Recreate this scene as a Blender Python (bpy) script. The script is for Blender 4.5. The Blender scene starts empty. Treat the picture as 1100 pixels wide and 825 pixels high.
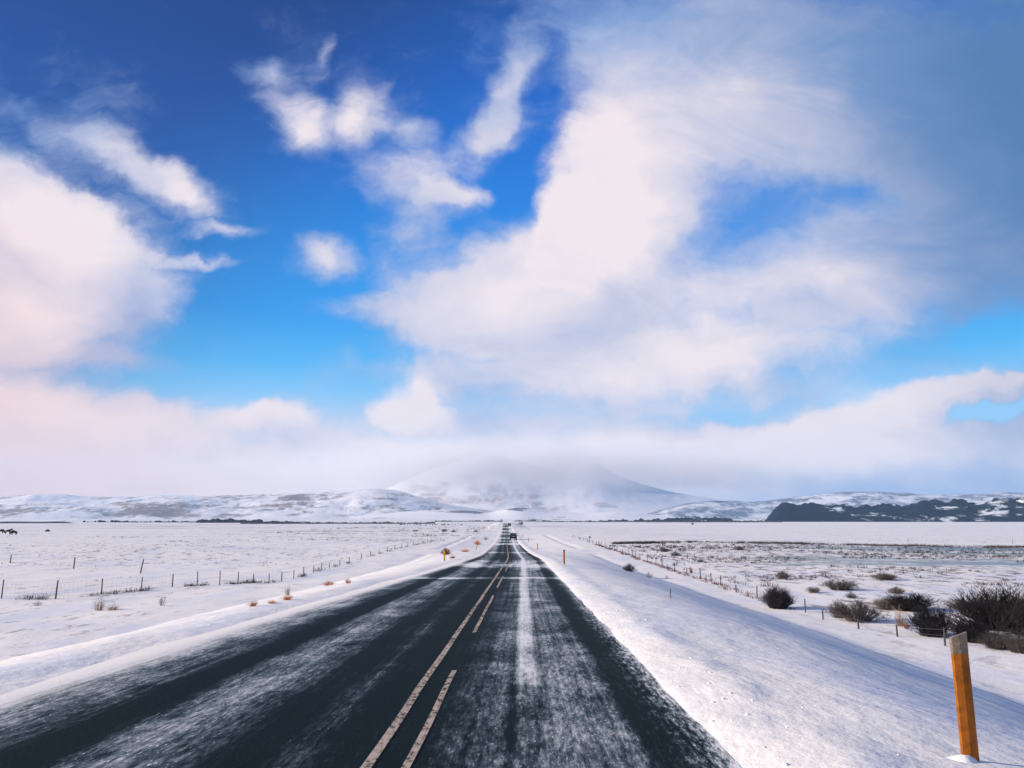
import bpy, math, random
import numpy as np
from mathutils import Vector, Matrix, Euler

random.seed(11)
R = math.radians
SC = bpy.context.scene
COL = SC.collection

# ------------------------------------------------------------------ camera
EYE = 2.04
F = 800.0                      # focal length in photograph pixels (1100 wide)
PITCH = math.atan((556 - 412.5) / F)
cam_d = bpy.data.cameras.new('camera')
cam_d.sensor_width = 36.0
cam_d.lens = 36.0 * F / 1100.0
cam_d.clip_start = 0.05
cam_d.clip_end = 60000
cam = bpy.data.objects.new('camera', cam_d)
COL.objects.link(cam)
cam.location = (0, 0, EYE)
cam.rotation_euler = (math.pi / 2 + PITCH, 0, 0)
SC.camera = cam

SC.view_settings.view_transform = 'Standard'
SC.view_settings.look = 'None'
SC.view_settings.gamma = 1
SC.view_settings.use_curve_mapping = False
SC.view_settings.exposure = 0.70
SC.cycles.use_denoising = True
SC.cycles.volume_bounces = 2
SC.cycles.max_bounces = 6
SC.cycles.use_adaptive_sampling = False

# ------------------------------------------------------------------ sun
SUN_EL, SUN_AZ = R(18), R(-92)      # azimuth from +Y clockwise (negative = to the left, a little behind)
sd = bpy.data.lights.new('sun', 'SUN')
sd.energy = 4.8
sd.angle = R(0.6)
sd.color = (1.0, 0.85, 0.70)
sun = bpy.data.objects.new('sun', sd)
COL.objects.link(sun)
sdir = Vector((math.sin(SUN_AZ) * math.cos(SUN_EL), math.cos(SUN_AZ) * math.cos(SUN_EL), math.sin(SUN_EL)))
sun.rotation_euler = sdir.to_track_quat('Z', 'Y').to_euler()

# ------------------------------------------------------------------ helpers for node graphs
class NG:
    def __init__(s, tree):
        s.t = tree; s.n = tree.nodes; s.l = tree.links
    def new(s, typ, **kw):
        n = s.n.new(typ)
        for k, v in kw.items(): setattr(n, k, v)
        return n
    def put(s, sock, v):
        if isinstance(v, bpy.types.NodeSocket): s.l.new(v, sock)
        elif v is not None: sock.default_value = v
    def m(s, op, a, b=None, c=None, clamp=False):
        n = s.new('ShaderNodeMath', operation=op); n.use_clamp = clamp
        for i, v in enumerate((a, b, c)):
            if v is not None: s.put(n.inputs[i], v)
        return n.outputs[0]
    def vm(s, op, a, b=None, scale=None):
        n = s.new('ShaderNodeVectorMath', operation=op)
        s.put(n.inputs[0], a)
        if b is not None: s.put(n.inputs[1], b)
        if scale is not None: s.put(n.inputs['Scale'], scale)
        return n.outputs['Value'] if op in ('LENGTH', 'DOT_PRODUCT') else n.outputs[0]
    def rng(s, v, a, b, c=0.0, d=1.0, smooth=True):
        n = s.new('ShaderNodeMapRange', interpolation_type='SMOOTHSTEP' if smooth else 'LINEAR')
        s.put(n.inputs['Value'], v)
        for k, x in zip(('From Min', 'From Max', 'To Min', 'To Max'), (a, b, c, d)): s.put(n.inputs[k], x)
        return n.outputs[0]
    def noise(s, vec, scale, detail=4, rough=0.5, dist=0.0, dims='3D'):
        n = s.new('ShaderNodeTexNoise'); n.noise_dimensions = dims
        s.put(n.inputs['Vector'], vec)
        n.inputs['Scale'].default_value = scale; n.inputs['Detail'].default_value = detail
        n.inputs['Roughness'].default_value = rough; n.inputs['Distortion'].default_value = dist
        return n.outputs[0], n.outputs[1]
    def mix(s, f, a, b, blend='MIX'):
        n = s.new('ShaderNodeMix', data_type='RGBA', blend_type=blend)
        s.put(n.inputs[0], f); s.put(n.inputs[6], a); s.put(n.inputs[7], b)
        return n.outputs[2]
    def ramp(s, f, stops, interp='LINEAR'):
        n = s.new('ShaderNodeValToRGB'); cr = n.color_ramp; cr.interpolation = interp
        while len(cr.elements) > 1: cr.elements.remove(cr.elements[-1])
        for i, (p, c) in enumerate(stops):
            e = cr.elements[0] if i == 0 else cr.elements.new(p)
            e.position = p
            if not isinstance(c, (tuple, list)): c = (c, c, c)
            e.color = (*c, 1)
        s.put(n.inputs[0], f)
        return n.outputs[0]
    def comb(s, x, y, z=0.0):
        n = s.new('ShaderNodeCombineXYZ')
        for i, v in enumerate((x, y, z)): s.put(n.inputs[i], v)
        return n.outputs[0]
    def sep(s, v):
        n = s.new('ShaderNodeSeparateXYZ'); s.put(n.inputs[0], v); return n.outputs
    def mapping(s, v, loc=(0, 0, 0), rot=(0, 0, 0), scale=(1, 1, 1), typ='POINT'):
        n = s.new('ShaderNodeMapping', vector_type=typ)
        s.put(n.inputs[0], v); n.inputs[1].default_value = loc
        n.inputs[2].default_value = rot; n.inputs[3].default_value = scale
        return n.outputs[0]

def srgb(r, g, b):
    f = lambda c: (c / 255 / 12.92) if c / 255 <= 0.04045 else ((c / 255 + 0.055) / 1.055) ** 2.4
    return (f(r), f(g), f(b))
def c4(c): return (*c[:3], 1)

def ray(px, py):
    """direction (x, y, z) of a point of the picture, as measured on the photograph"""
    u = (px - 550) / F; v = (412.5 - py) / F
    return np.array([u, math.cos(PITCH) - v * math.sin(PITCH), math.sin(PITCH) + v * math.cos(PITCH)])
def ab(px, py):
    d = ray(px, py); return d[0] / d[1], d[2] / d[1]

# ------------------------------------------------------------------ world: sky and its clouds
world = bpy.data.worlds.new('World'); SC.world = world; world.use_nodes = True
W = NG(world.node_tree); W.n.clear()
wout = W.new('ShaderNodeOutputWorld'); bg = W.new('ShaderNodeBackground'); bg.inputs[1].default_value = 0.1
W.l.new(bg.outputs[0], wout.inputs[0])
sky = W.new('ShaderNodeTexSky', sky_type='NISHITA'); sky.sun_disc = False
sky.sun_elevation = SUN_EL; sky.sun_rotation = SUN_AZ
sky.air_density = 1.0; sky.dust_density = 0.3; sky.ozone_density = 2.5
geo = W.new('ShaderNodeTexCoord')
D = geo.outputs['Generated']
dx, dy, dz = W.sep(D)
dyc = W.m('MAXIMUM', dy, 0.12)
A = W.m('DIVIDE', dx, dyc); B = W.m('DIVIDE', dz, dyc)
P0 = W.comb(A, B)
# break the outlines up with turbulence
_, nc1 = W.noise(P0, 3.2, 4, 0.55)
_, nc2 = W.noise(P0, 13.0, 5, 0.6)
w1 = W.vm('SCALE', W.vm('SUBTRACT', nc1, (0.5, 0.5, 0.5)), scale=0.10)
w2 = W.vm('SCALE', W.vm('SUBTRACT', nc2, (0.5, 0.5, 0.5)), scale=0.062)
P1 = W.vm('MULTIPLY', W.vm('ADD', P0, W.vm('ADD', w1, w2)), (1, 1, 0))

def blobs(lst, P, grow=1.45):
    acc = None
    for (cx, cy, rx, ry, rot, w) in lst:
        a0, b0 = ab(cx, cy)
        dpx = ray(cx, cy)[1]
        mp = W.mapping(P, (a0, b0, 0), (0, 0, R(-rot)), (rx * grow / F / dpx, ry * grow / F / dpx / dpx, 1), 'TEXTURE')
        g = W.new('ShaderNodeTexGradient', gradient_type='SPHERICAL'); W.put(g.inputs[0], mp)
        acc = W.m('MULTIPLY_ADD', g.outputs['Fac'], w, acc if acc is not None else 0.0)
    return acc
# x, y, rx, ry on the photograph, clockwise tilt, weight
dens = blobs([
    (45, 255, 130, 60, 22, .75), (70, 240, 60, 28, 22, .5), (50, 335, 120, 58, 0, .7), (-40, 320, 150, 130, 0, .95), (-120, 250, 150, 150, 0, 1.0),
    (125, 168, 80, 24, 24, .85), (195, 215, 55, 24, 35, .95), (240, 256, 42, 9, -3, .75), (215, 284, 44, 6, 4, .62),
    (15, 205, 90, 18, 14, .55), (150, 340, 46, 66, 0, .45), (120, 384, 90, 12, 3, .45), (110, 98, 75, 34, 35, .30), (30, 112, 90, 30, 30, .22), (100, 270, 120, 60, 20, .3),
    (292, 68, 36, 16, 0, .55), (318, 122, 28, 42, -28, .70), (334, 140, 16, 20, 0, .35), (382, 122, 26, 36, 10, .70), (432, 138, 30, 16, 0, .5), (348, 58, 9, 22, 10, .35),
    (350, 110, 80, 60, 0, .16), (450, 195, 60, 38, 10, .75), (530, 145, 46, 28, -30, .72), (548, 88, 24, 50, 14, .72), (500, 206, 46, 11, -6, .55), (470, 215, 40, 20, 0, .25),
    (347, 283, 36, 23, 0, 1.0), (440, 250, 40, 22, 0, .40), (390, 340, 70, 16, 4, .5), (430, 150, 150, 120, 0, .10),
    (665, 190, 62, 90, 10, 1.0), (620, 240, 90, 60, -25, .7), (600, 300, 140, 55, -28, .8), (690, 320, 230, 80, -10, .75), (500, 318, 110, 44, 4, .62), (650, 260, 90, 90, 0, .4),
    (720, 392, 270, 34, 0, .65), (880, 330, 230, 46, -12, .62), (770, 70, 200, 110, 0, .85), (960, 100, 260, 130, 0, .85),
    (1050, 250, 170, 130, 0, .55), (640, 30, 60, 60, 0, .30), (1300, 120, 260, 260, 0, 1.0), (800, 150, 200, 60, 0, .3), (780, 60, 200, 100, 0, .3), (940, 260, 200, 40, -10, .25),
    (885, 214, 90, 26, -18, -.18), (922, 200, 36, 12, -20, -.22), (1090, 362, 60, 26, -10, -.75), (560, 205, 34, 36, -30, -.7), (585, 110, 24, 60, 10, -.45),
    (790, 240, 70, 50, 0, -.04), (1060, 290, 50, 30, 0, -.2),
    (60, 448, 150, 34, 4, .9), (165, 445, 40, 20, 10, .5), (290, 440, 50, 16, 0, .8), (310, 430, 26, 12, 0, .4), (443, 442, 30, 24, 0, .95), (453, 422, 13, 16, 0, .7),
    (960, 446, 140, 22, -14, 1.0), (1000, 432, 90, 18, -14, .6), (1068, 404, 50, 11, -2, 1.0), (880, 478, 220, 24, 0, .9), (1200, 440, 120, 60, 0, .9), (1095, 478, 120, 18, 0, .7), (880, 452, 60, 16, 0, .5),
    (1062, 440, 52, 11, -14, -1.5), (600, 450, 200, 18, 0, .3), (775, 442, 80, 12, -8, -.45), (560, 405, 120, 16, 0, .18), (450, 340, 90, 30, 0, .3), (460, 270, 70, 50, 0, .22), (720, 410, 230, 24, 0, .35), (420, 395, 90, 14, 0, .2), (980, 300, 120, 60, 0, .25),
], P1)
fb, _ = W.noise(P1, 5.0, 8, 0.62, 0.35)
fb2, _ = W.noise(W.mapping(P0, (3, 1, 0), (0, 0, R(15)), (1, 2.2, 1)), 4.0, 7, 0.62, 0.8)
fb3, _ = W.noise(W.mapping(P1, (1, 7, 0), (0, 0, R(-24)), (1, 2.0, 1)), 11.0, 7, 0.66, 0.5)
# low layer of cloud and mist along the horizon
low = W.rng(B, 0.20, 0.05, 0.0, 1.05)
lowr = W.m('MULTIPLY', low, W.rng(A, 0.30, 0.70, 1.0, 0.9))
dens = W.m('ADD', dens, lowr)
dens = W.m('ADD', dens, W.m('MULTIPLY', W.m('SUBTRACT', fb, 0.5), 0.72))
dens = W.m('ADD', dens, W.m('MULTIPLY', W.m('SUBTRACT', fb2, 0.5), 0.42))
dens = W.m('ADD', dens, W.m('MULTIPLY', W.m('SUBTRACT', fb3, 0.5), 0.68))
a_front = W.m('MULTIPLY', W.rng(dens, W.rng(A, -.1, .15, .05, -.03), W.rng(A, -.15, .12, .90, 1.0)), 0.98)
# away from the photograph's view: ordinary broken cloud
fs, _ = W.noise(W.mapping(D, (5, 2, 1), (0, 0, 0), (1, 1, 2.2)), 2.2, 6, 0.55, 0.3)
a_back = W.m('MAXIMUM', W.rng(fs, 0.42, 0.62), W.rng(dz, 0.25, 0.05))
front = W.rng(dy, 0.18, 0.42)
alpha = W.m('ADD', W.m('MULTIPLY', a_front, front), W.m('MULTIPLY', a_back, W.m('SUBTRACT', 1.0, front)))

# clear sky: deep blue overhead, paler to the horizon
K = 10 / 1.60                       # picture value -> colour for a 0.1 background at this exposure
def kc(r, g, b, k=1.0): c = srgb(r, g, b); return (c[0] * K * k, c[1] * K * k, c[2] * K * k)
el = W.m('ARCSINE', dz)
def rampk(f, stops):                # colour ramp with values above one
    mx = 8.0
    o = W.ramp(f, [(p, tuple(x / mx for x in c)) for p, c in stops])
    return W.vm('SCALE', o, scale=mx)
eln = W.rng(el, 0.0, 0.9, smooth=False)
blue = rampk(eln, [(0.0, kc(170, 205, 236)), (0.16, kc(140, 198, 240)), (0.22, kc(70, 176, 238)), (0.29, kc(10, 150, 232)), (0.38, kc(0, 136, 224)),
                   (0.50, kc(0, 114, 212)), (0.62, kc(0, 92, 190)), (0.78, kc(0, 74, 158)), (1.0, kc(0, 45, 120))])
left_dark = W.rng(W.m('ADD', W.m('MULTIPLY', A, -1.0), W.m('MULTIPLY', B, 0.9)), 0.45, 1.05)
blue = W.mix(left_dark, blue, W.vm('MULTIPLY', blue, (0.0, 0.36, 0.46)))
skyt = W.vm('MULTIPLY', sky.outputs[0], (0.0, 0.03, 0.08))
blue = W.vm('ADD', blue, skyt)

# cloud colours: warm lit parts, blue-grey parts turned from the sun
shade = blobs([
    (960, 60, 330, 170, 0, .55), (1110, 230, 170, 260, 0, .8), (820, 230, 120, 60, 0, .5), (150, 350, 60, 90, 0, .7), (110, 390, 120, 20, 0, .7),
    (-20, 130, 120, 80, 0, .5), (960, 540, 330, 40, 0, .9), (240, 478, 150, 26, 0, .3), (1000, 350, 150, 40, 0, .4),
    (640, 20, 130, 80, 0, .6), (460, 230, 60, 40, 0, .4), (540, 90, 40, 60, 0, .5), (290, 60, 50, 30, 0, .5), (60, 400, 150, 12, 0, .4), (520, 280, 60, 30, 0, .3),
    (640, 190, 60, 90, 0, -.5), (620, 270, 90, 60, -20, -.3), (950, 440, 120, 30, -13, -.5), (40, 240, 90, 40, 20, -.3), (450, 435, 40, 30, 0, -.4), (760, 370, 160, 30, 0, -.25),
], P1, 1.35)
shade = W.m('ADD', shade, W.m('MULTIPLY', W.m('SUBTRACT', fb2, 0.44), 1.5))
shade = W.m('ADD', shade, W.m('MULTIPLY', W.m('SUBTRACT', fb, 0.5), -0.9))
shade = W.m('ADD', shade, W.m('MULTIPLY', W.m('SUBTRACT', 0.9, a_front), 0.55))
bright = blobs([(760, 110, 140, 90, 0, .35), (560, 500, 300, 40, 0, .5), (200, 500, 300, 40, 0, .4), (640, 185, 80, 100, 10, .9), (455, 190, 40, 30, 0, .35), (548, 100, 20, 30, 0, .3), (600, 290, 130, 50, -25, .8), (780, 375, 200, 26, -6, .7), (700, 330, 90, 40, 0, .3), (60, 245, 100, 40, 22, .9), (40, 345, 70, 34, 0, .6),
    (170, 175, 60, 22, 25, .5), (200, 220, 50, 20, 35, .7), (325, 130, 26, 34, -25, .7), (382, 125, 22, 30, 0, .7), (500, 205, 46, 14, 0, .5), (525, 155, 30, 16, -20, .4), (345, 283, 26, 16, 0, .5),
    (445, 432, 34, 30, 0, 1.1), (290, 432, 60, 20, 0, .7), (100, 445, 130, 30, 6, .8), (960, 432, 140, 24, -14, 1.0), (1070, 400, 60, 12, 0, .9), (860, 480, 220, 26, 0, .8), (870, 300, 120, 16, -14, .5), (940, 330, 60, 12, 10, .3), (780, 300, 60, 14, -20, .25)], P1, 1.4)
shade = W.m('SUBTRACT', W.m('ADD', shade, W.rng(B, 0.02, 0.22, 0.12, 0.40)), bright)
shade = W.rng(shade, -0.25, 1.25, smooth=False)
ccol = W.mix(shade, c4(kc(247, 233, 236)), c4(kc(140, 168, 216)))
darkc = blobs([(1180, 20, 360, 260, 0, .95), (1190, 240, 230, 300, 0, 1.0), (950, -110, 330, 150, 0, .5), (1000, 130, 160, 100, 0, .15)], P1, 1.35)
darkc = W.m('ADD', darkc, W.m('MULTIPLY', W.m('SUBTRACT', fb2, 0.5), 0.5))
ccol = W.mix(W.m('MULTIPLY', W.rng(darkc, 0.0, 1.3, smooth=False), .92), ccol, c4(kc(72, 116, 168)))
warm = W.rng(W.m('ADD', W.m('MULTIPLY', A, -1.0), W.m('MULTIPLY', B, -1.2)), 0.0, 0.75)
ccol = W.mix(W.m('MULTIPLY', warm, 0.8), ccol, c4(kc(255, 205, 190)))
final = W.mix(alpha, blue, ccol)
W.l.new(final, bg.inputs[0])
world.cycles.sampling_method = 'MANUAL'; world.cycles.sample_map_resolution = 512

# ------------------------------------------------------------------ noise in numpy
_rng = np.random.RandomState(5)
_perm = _rng.permutation(4096); _val = _rng.rand(4096)
def vnoise(x, y, seed=0):
    x = np.asarray(x, float); y = np.asarray(y, float)
    xi = np.floor(x).astype(int); yi = np.floor(y).astype(int)
    fx = x - xi; fy = y - yi
    fx = fx * fx * fx * (fx * (fx * 6 - 15) + 10); fy = fy * fy * fy * (fy * (fy * 6 - 15) + 10)
    def h(i, j): return _val[_perm[(_perm[(i + seed * 131) & 4095] + j) & 4095]]
    return ((h(xi, yi) * (1 - fx) + h(xi + 1, yi) * fx) * (1 - fy) + (h(xi, yi + 1) * (1 - fx) + h(xi + 1, yi + 1) * fx) * fy) * 2 - 1
def fbm(x, y, octs=4, seed=0, rough=0.5):
    s = 0; a = 1; t = 0
    for k in range(octs):
        s = s + a * vnoise(x * 2 ** k + 17.3 * k, y * 2 ** k - 9.1 * k, seed + k); t += a; a *= rough
    return s / t
def ss(x, a, b):
    t = np.clip((np.asarray(x, float) - a) / (b - a), 0, 1); return t * t * (3 - 2 * t)
def spline(x, xs, ys):
    xs = np.array(xs, float); ys = np.array(ys, float)
    m = np.gradient(ys, xs)
    x = np.clip(np.asarray(x, float), xs[0], xs[-1])
    i = np.clip(np.searchsorted(xs, x) - 1, 0, len(xs) - 2)
    h = xs[i + 1] - xs[i]; t = (x - xs[i]) / h
    return ((2 * t**3 - 3 * t**2 + 1) * ys[i] + (t**3 - 2 * t**2 + t) * h * m[i] + (-2 * t**3 + 3 * t**2) * ys[i + 1] + (t**3 - t**2) * h * m[i + 1])

# ------------------------------------------------------------------ lie of the road and the land
def road_c(Y):      # x of the yellow line
    return spline(Y, [-400, 0, 40, 75, 105, 130, 200, 300, 530, 900], [-6.9, -1.42, -.87, -.42, -.55, -.78, -1.25, -2.0, -4.3, -8])
def road_z(Y):
    return spline(Y, [-400, -40, 0, 40, 70, 95, 130, 160, 200, 300, 400, 530, 600, 900], [2.0, .9, 0, -1.04, -1.80, -2.6, -3.35, -3.7, -3.55, -3.15, -2.6, -1.75, -1.9, -3.6])
def left_e(Y):      # distance of the visible edges from the yellow line
    return spline(Y, [-400, 0, 15, 35, 57, 90, 130, 200, 300, 530, 900], [5.3, 5.3, 5.2, 4.6, 3.95, 3.6, 3.3, 2.7, 2.5, 3, 3])
def right_e(Y):
    return spline(Y, [-400, 0, 40, 75, 130, 200, 300, 530, 900], [3.45, 3.45, 3.4, 3.3, 3.1, 2.5, 2.3, 2.7, 3])

def plain(X, Y):
    X = np.asarray(X, float); Y = np.asarray(Y, float)
    d = np.hypot(X, Y)
    z = -3.25 + 0.22 * fbm(X / 60, Y / 60, 3, 1) + 0.10 * fbm(X / 9, Y / 9, 3, 2) * ss(np.abs(X), 8, 20)
    ratio = X / np.maximum(np.abs(Y), 60)
    z = z - 0.9 * ss(X, 25, 90) - 1.5 * ss(d, 300, 1250) * ss(ratio, 0.06, 0.35)
    z = z - 1.3 * ss(d, 350, 900) * (1 - ss(ratio, 0.06, 0.35))
    z = z + 0.55 * np.exp(-((Y + 0.10 * X - 158) / 9) ** 2) * ss(X, 20, 45)          # bank of the marsh
    z = z + 0.9 * np.exp(-((Y - 0.04 * X - 128) / 10) ** 2) * ss(-X, 30, 60)         # low snowy rise on the left meadow
    return z
def ground(X, Y):
    X = np.asarray(X, float); Y = np.asarray(Y, float)
    rc = road_c(Y); rz = road_z(Y)
    le = left_e(Y) + 0.55 * fbm(Y / 4.5, X / 3.0, 4, 7); re = right_e(Y) + 0.06 * fbm(Y / 2.0, Y * 0 + 9, 3, 8)
    s = X - rc
    near = ss(Y, 950, 800)
    pl = plain(X, Y)
    # shoulder: flush under the road, a small ridge of ploughed snow, then the bank
    er = s - re; el_ = -s - le
    e = np.maximum(er, el_)
    lump = fbm(X * 1.7, Y * 0.9, 4, 12)
    prof = -0.06 + np.where(er > el_, 0.10 * ss(e, -0.35, 0.15), 0.07 * ss(e, -.5, 1.6))
    prof = prof + np.where(er > el_, 1.0, 0.15) * (0.06 + 0.035 * lump) * np.exp(-((e - 0.75) / 0.5) ** 2) * ss(e, 0, .3)
    slope_r = ss(er, 1.4, 14.5 - 3.5 * ss(Y, 20, 90)); slope_l = ss(el_, 1.2, 13 - 3 * ss(Y, 40, 100))
    k = np.where(er > el_, slope_r, slope_l)
    k = k * np.where(er > el_, 1.0, 1.0)
    fine = (0.030 * fbm(X / 1.4, Y / 2.4, 4, 21) + 0.05 * fbm(X / 5.0, Y / 9.0, 2, 22)) * ss(e, 0.1, 2.0)
    # a shallow ditch at the foot of each bank
    ditch = -0.25 * np.exp(-((k - 0.92) / 0.07) ** 2) * (np.abs(rz - pl) > 0.2)
    z = (rz + prof) * (1 - k) + pl * k + fine + ditch * 0.6
    return z * near + pl * (1 - near)

def hit(px, py, far=6000):
    d = ray(px, py)
    ys = np.concatenate([np.linspace(2, 60, 1500), np.geomspace(60, far, 3000)])
    t = ys / d[1]; X = t * d[0]; Z = EYE + t * d[2]
    b = Z < ground(X, ys)
    i = int(np.argmax(b)) if b.any() else len(ys) - 1
    return float(X[i]), float(ys[i]), float(ground(X[i], ys[i]))
def gz(x, y): return float(ground(np.array([x]), np.array([y]))[0])

# ------------------------------------------------------------------ mesh helpers
class MB:
    def __init__(s): s.v = []; s.f = []; s.mi = []
    def face(s, pts, mi=0):
        k = len(s.v); s.v += [tuple(p) for p in pts]; s.f.append(tuple(range(k, k + len(pts)))); s.mi.append(mi)
    def box(s, c, d, rz=0, mi=0):
        k = len(s.v)
        for x in (-1, 1):
            for y in (-1, 1):
                for z in (-1, 1):
                    px, py = x * d[0] / 2, y * d[1] / 2
                    s.v.append((c[0] + px * math.cos(rz) - py * math.sin(rz), c[1] + px * math.sin(rz) + py * math.cos(rz), c[2] + z * d[2] / 2))
        for q in ((0, 1, 3, 2), (4, 6, 7, 5), (0, 4, 5, 1), (2, 3, 7, 6), (0, 2, 6, 4), (1, 5, 7, 3)):
            s.f.append(tuple(k + i for i in q)); s.mi.append(mi)
    def tube(s, pts, rad, n=6, mi=0, cap=True):
        if not hasattr(rad, '__len__'): rad = [rad] * len(pts)
        pts = [Vector(p) for p in pts]; k = len(s.v); m = len(pts)
        for i, p in enumerate(pts):
            t = (pts[min(i + 1, m - 1)] - pts[max(i - 1, 0)]).normalized()
            a = t.cross(Vector((0.31, 0.95, 0.07))); 
            if a.length < 1e-3: a = t.cross(Vector((1, 0, 0)))
            a.normalize(); b = t.cross(a)
            for j in range(n):
                an = 2 * math.pi * j / n
                s.v.append(tuple(p + (a * math.cos(an) + b * math.sin(an)) * rad[i]))
        for i in range(m - 1):
            for j in range(n):
                s.f.append((k + i * n + j, k + i * n + (j + 1) % n, k + (i + 1) * n + (j + 1) % n, k + (i + 1) * n + j)); s.mi.append(mi)
        if cap:
            s.f.append(tuple(k + j for j in range(n))[::-1]); s.mi.append(mi)
            s.f.append(tuple(k + (m - 1) * n + j for j in range(n))); s.mi.append(mi)
    def prism(s, prof, x0, x1, mi=0):        # outline in (y, z) pushed along x
        k = len(s.v); n = len(prof)
        for x in (x0, x1):
            s.v += [(x, p[0], p[1]) for p in prof]
        s.f.append(tuple(k + i for i in range(n))[::-1]); s.mi.append(mi)
        s.f.append(tuple(k + n + i for i in range(n))); s.mi.append(mi)
        for i in range(n):
            j = (i + 1) % n; s.f.append((k + i, k + j, k + n + j, k + n + i)); s.mi.append(mi)
    def build(s, name, mats, parent=None, smooth=False, bevel=0):
        me = bpy.data.meshes.new(name); me.from_pydata(s.v, [], s.f)
        if not isinstance(mats, (list, tuple)): mats = [mats]
        for m in mats: me.materials.append(m)
        if len(mats) > 1: me.polygons.foreach_set('material_index', s.mi)
        if smooth: me.polygons.foreach_set('use_smooth', [True] * len(me.polygons))
        me.update()
        o = bpy.data.objects.new(name, me); COL.objects.link(o)
        if parent: o.parent = parent
        if bevel:
            b = o.modifiers.new('bevel', 'BEVEL'); b.width = bevel; b.segments = 2; b.limit_method = 'ANGLE'
        return o
def tag(o, label=None, cat=None, group=None, kind=None):
    if label: o['label'] = label
    if cat: o['category'] = cat
    if group: o['group'] = group
    if kind: o['kind'] = kind
    return o
def empty(name, loc, rz=0):
    o = bpy.data.objects.new(name, None); COL.objects.link(o); o.location = loc; o.rotation_euler = (0, 0, rz)
    o.empty_display_size = 0.2
    return o
def copy_tree(o, parent=None):
    c = o.copy(); COL.objects.link(c)
    if parent: c.parent = parent
    for ch in list(o.children): copy_tree(ch, c)
    return c
def grid(name, X, Y, Z, mat, smooth=True, attrs=None):
    ny, nx = X.shape
    v = np.stack([X, Y, Z], -1).reshape(-1, 3)
    i = np.arange(ny * nx).reshape(ny, nx)
    f = np.stack([i[:-1, :-1], i[:-1, 1:], i[1:, 1:], i[1:, :-1]], -1).reshape(-1, 4)
    me = bpy.data.meshes.new(name)
    me.vertices.add(len(v)); me.vertices.foreach_set('co', v.ravel())
    me.loops.add(f.size); me.loops.foreach_set('vertex_index', f.ravel())
    me.polygons.add(len(f)); me.polygons.foreach_set('loop_start', np.arange(0, f.size, 4))
    if smooth: me.polygons.foreach_set('use_smooth', np.ones(len(f), bool))
    me.update(calc_edges=True); me.validate()
    if attrs:
        for k, a in attrs.items():
            at = me.attributes.new(k, 'FLOAT', 'POINT'); at.data.foreach_set('value', a.ravel().astype(np.float32))
    me.materials.append(mat)
    o = bpy.data.objects.new(name, me); COL.objects.link(o)
    return o

# ------------------------------------------------------------------ materials
def mat(name, col, rough=0.6, spec=0.3, var=0.15, vs=8.0, metal=0.0, bump=0.0, bs=40.0):
    m = bpy.data.materials.new(name); m.use_nodes = True; g = NG(m.node_tree)
    b = g.n['Principled BSDF']; tc = g.new('ShaderNodeTexCoord').outputs['Object']
    n, _ = g.noise(tc, vs, 4, 0.6)
    f = g.rng(n, 0.3, 0.7, 1 - var, 1 + var)
    g.l.new(g.vm('SCALE', (col[0], col[1], col[2]), scale=f), b.inputs['Base Color'])
    b.inputs['Roughness'].default_value = rough; b.inputs['Specular IOR Level'].default_value = spec; b.inputs['Metallic'].default_value = metal
    if bump:
        bn = g.new('ShaderNodeBump'); bn.inputs['Strength'].default_value = bump; bn.inputs['Distance'].default_value = 0.01
        n2, _ = g.noise(tc, bs, 3); g.l.new(n2, bn.inputs['Height']); g.l.new(bn.outputs[0], b.inputs['Normal'])
    return m

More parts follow.
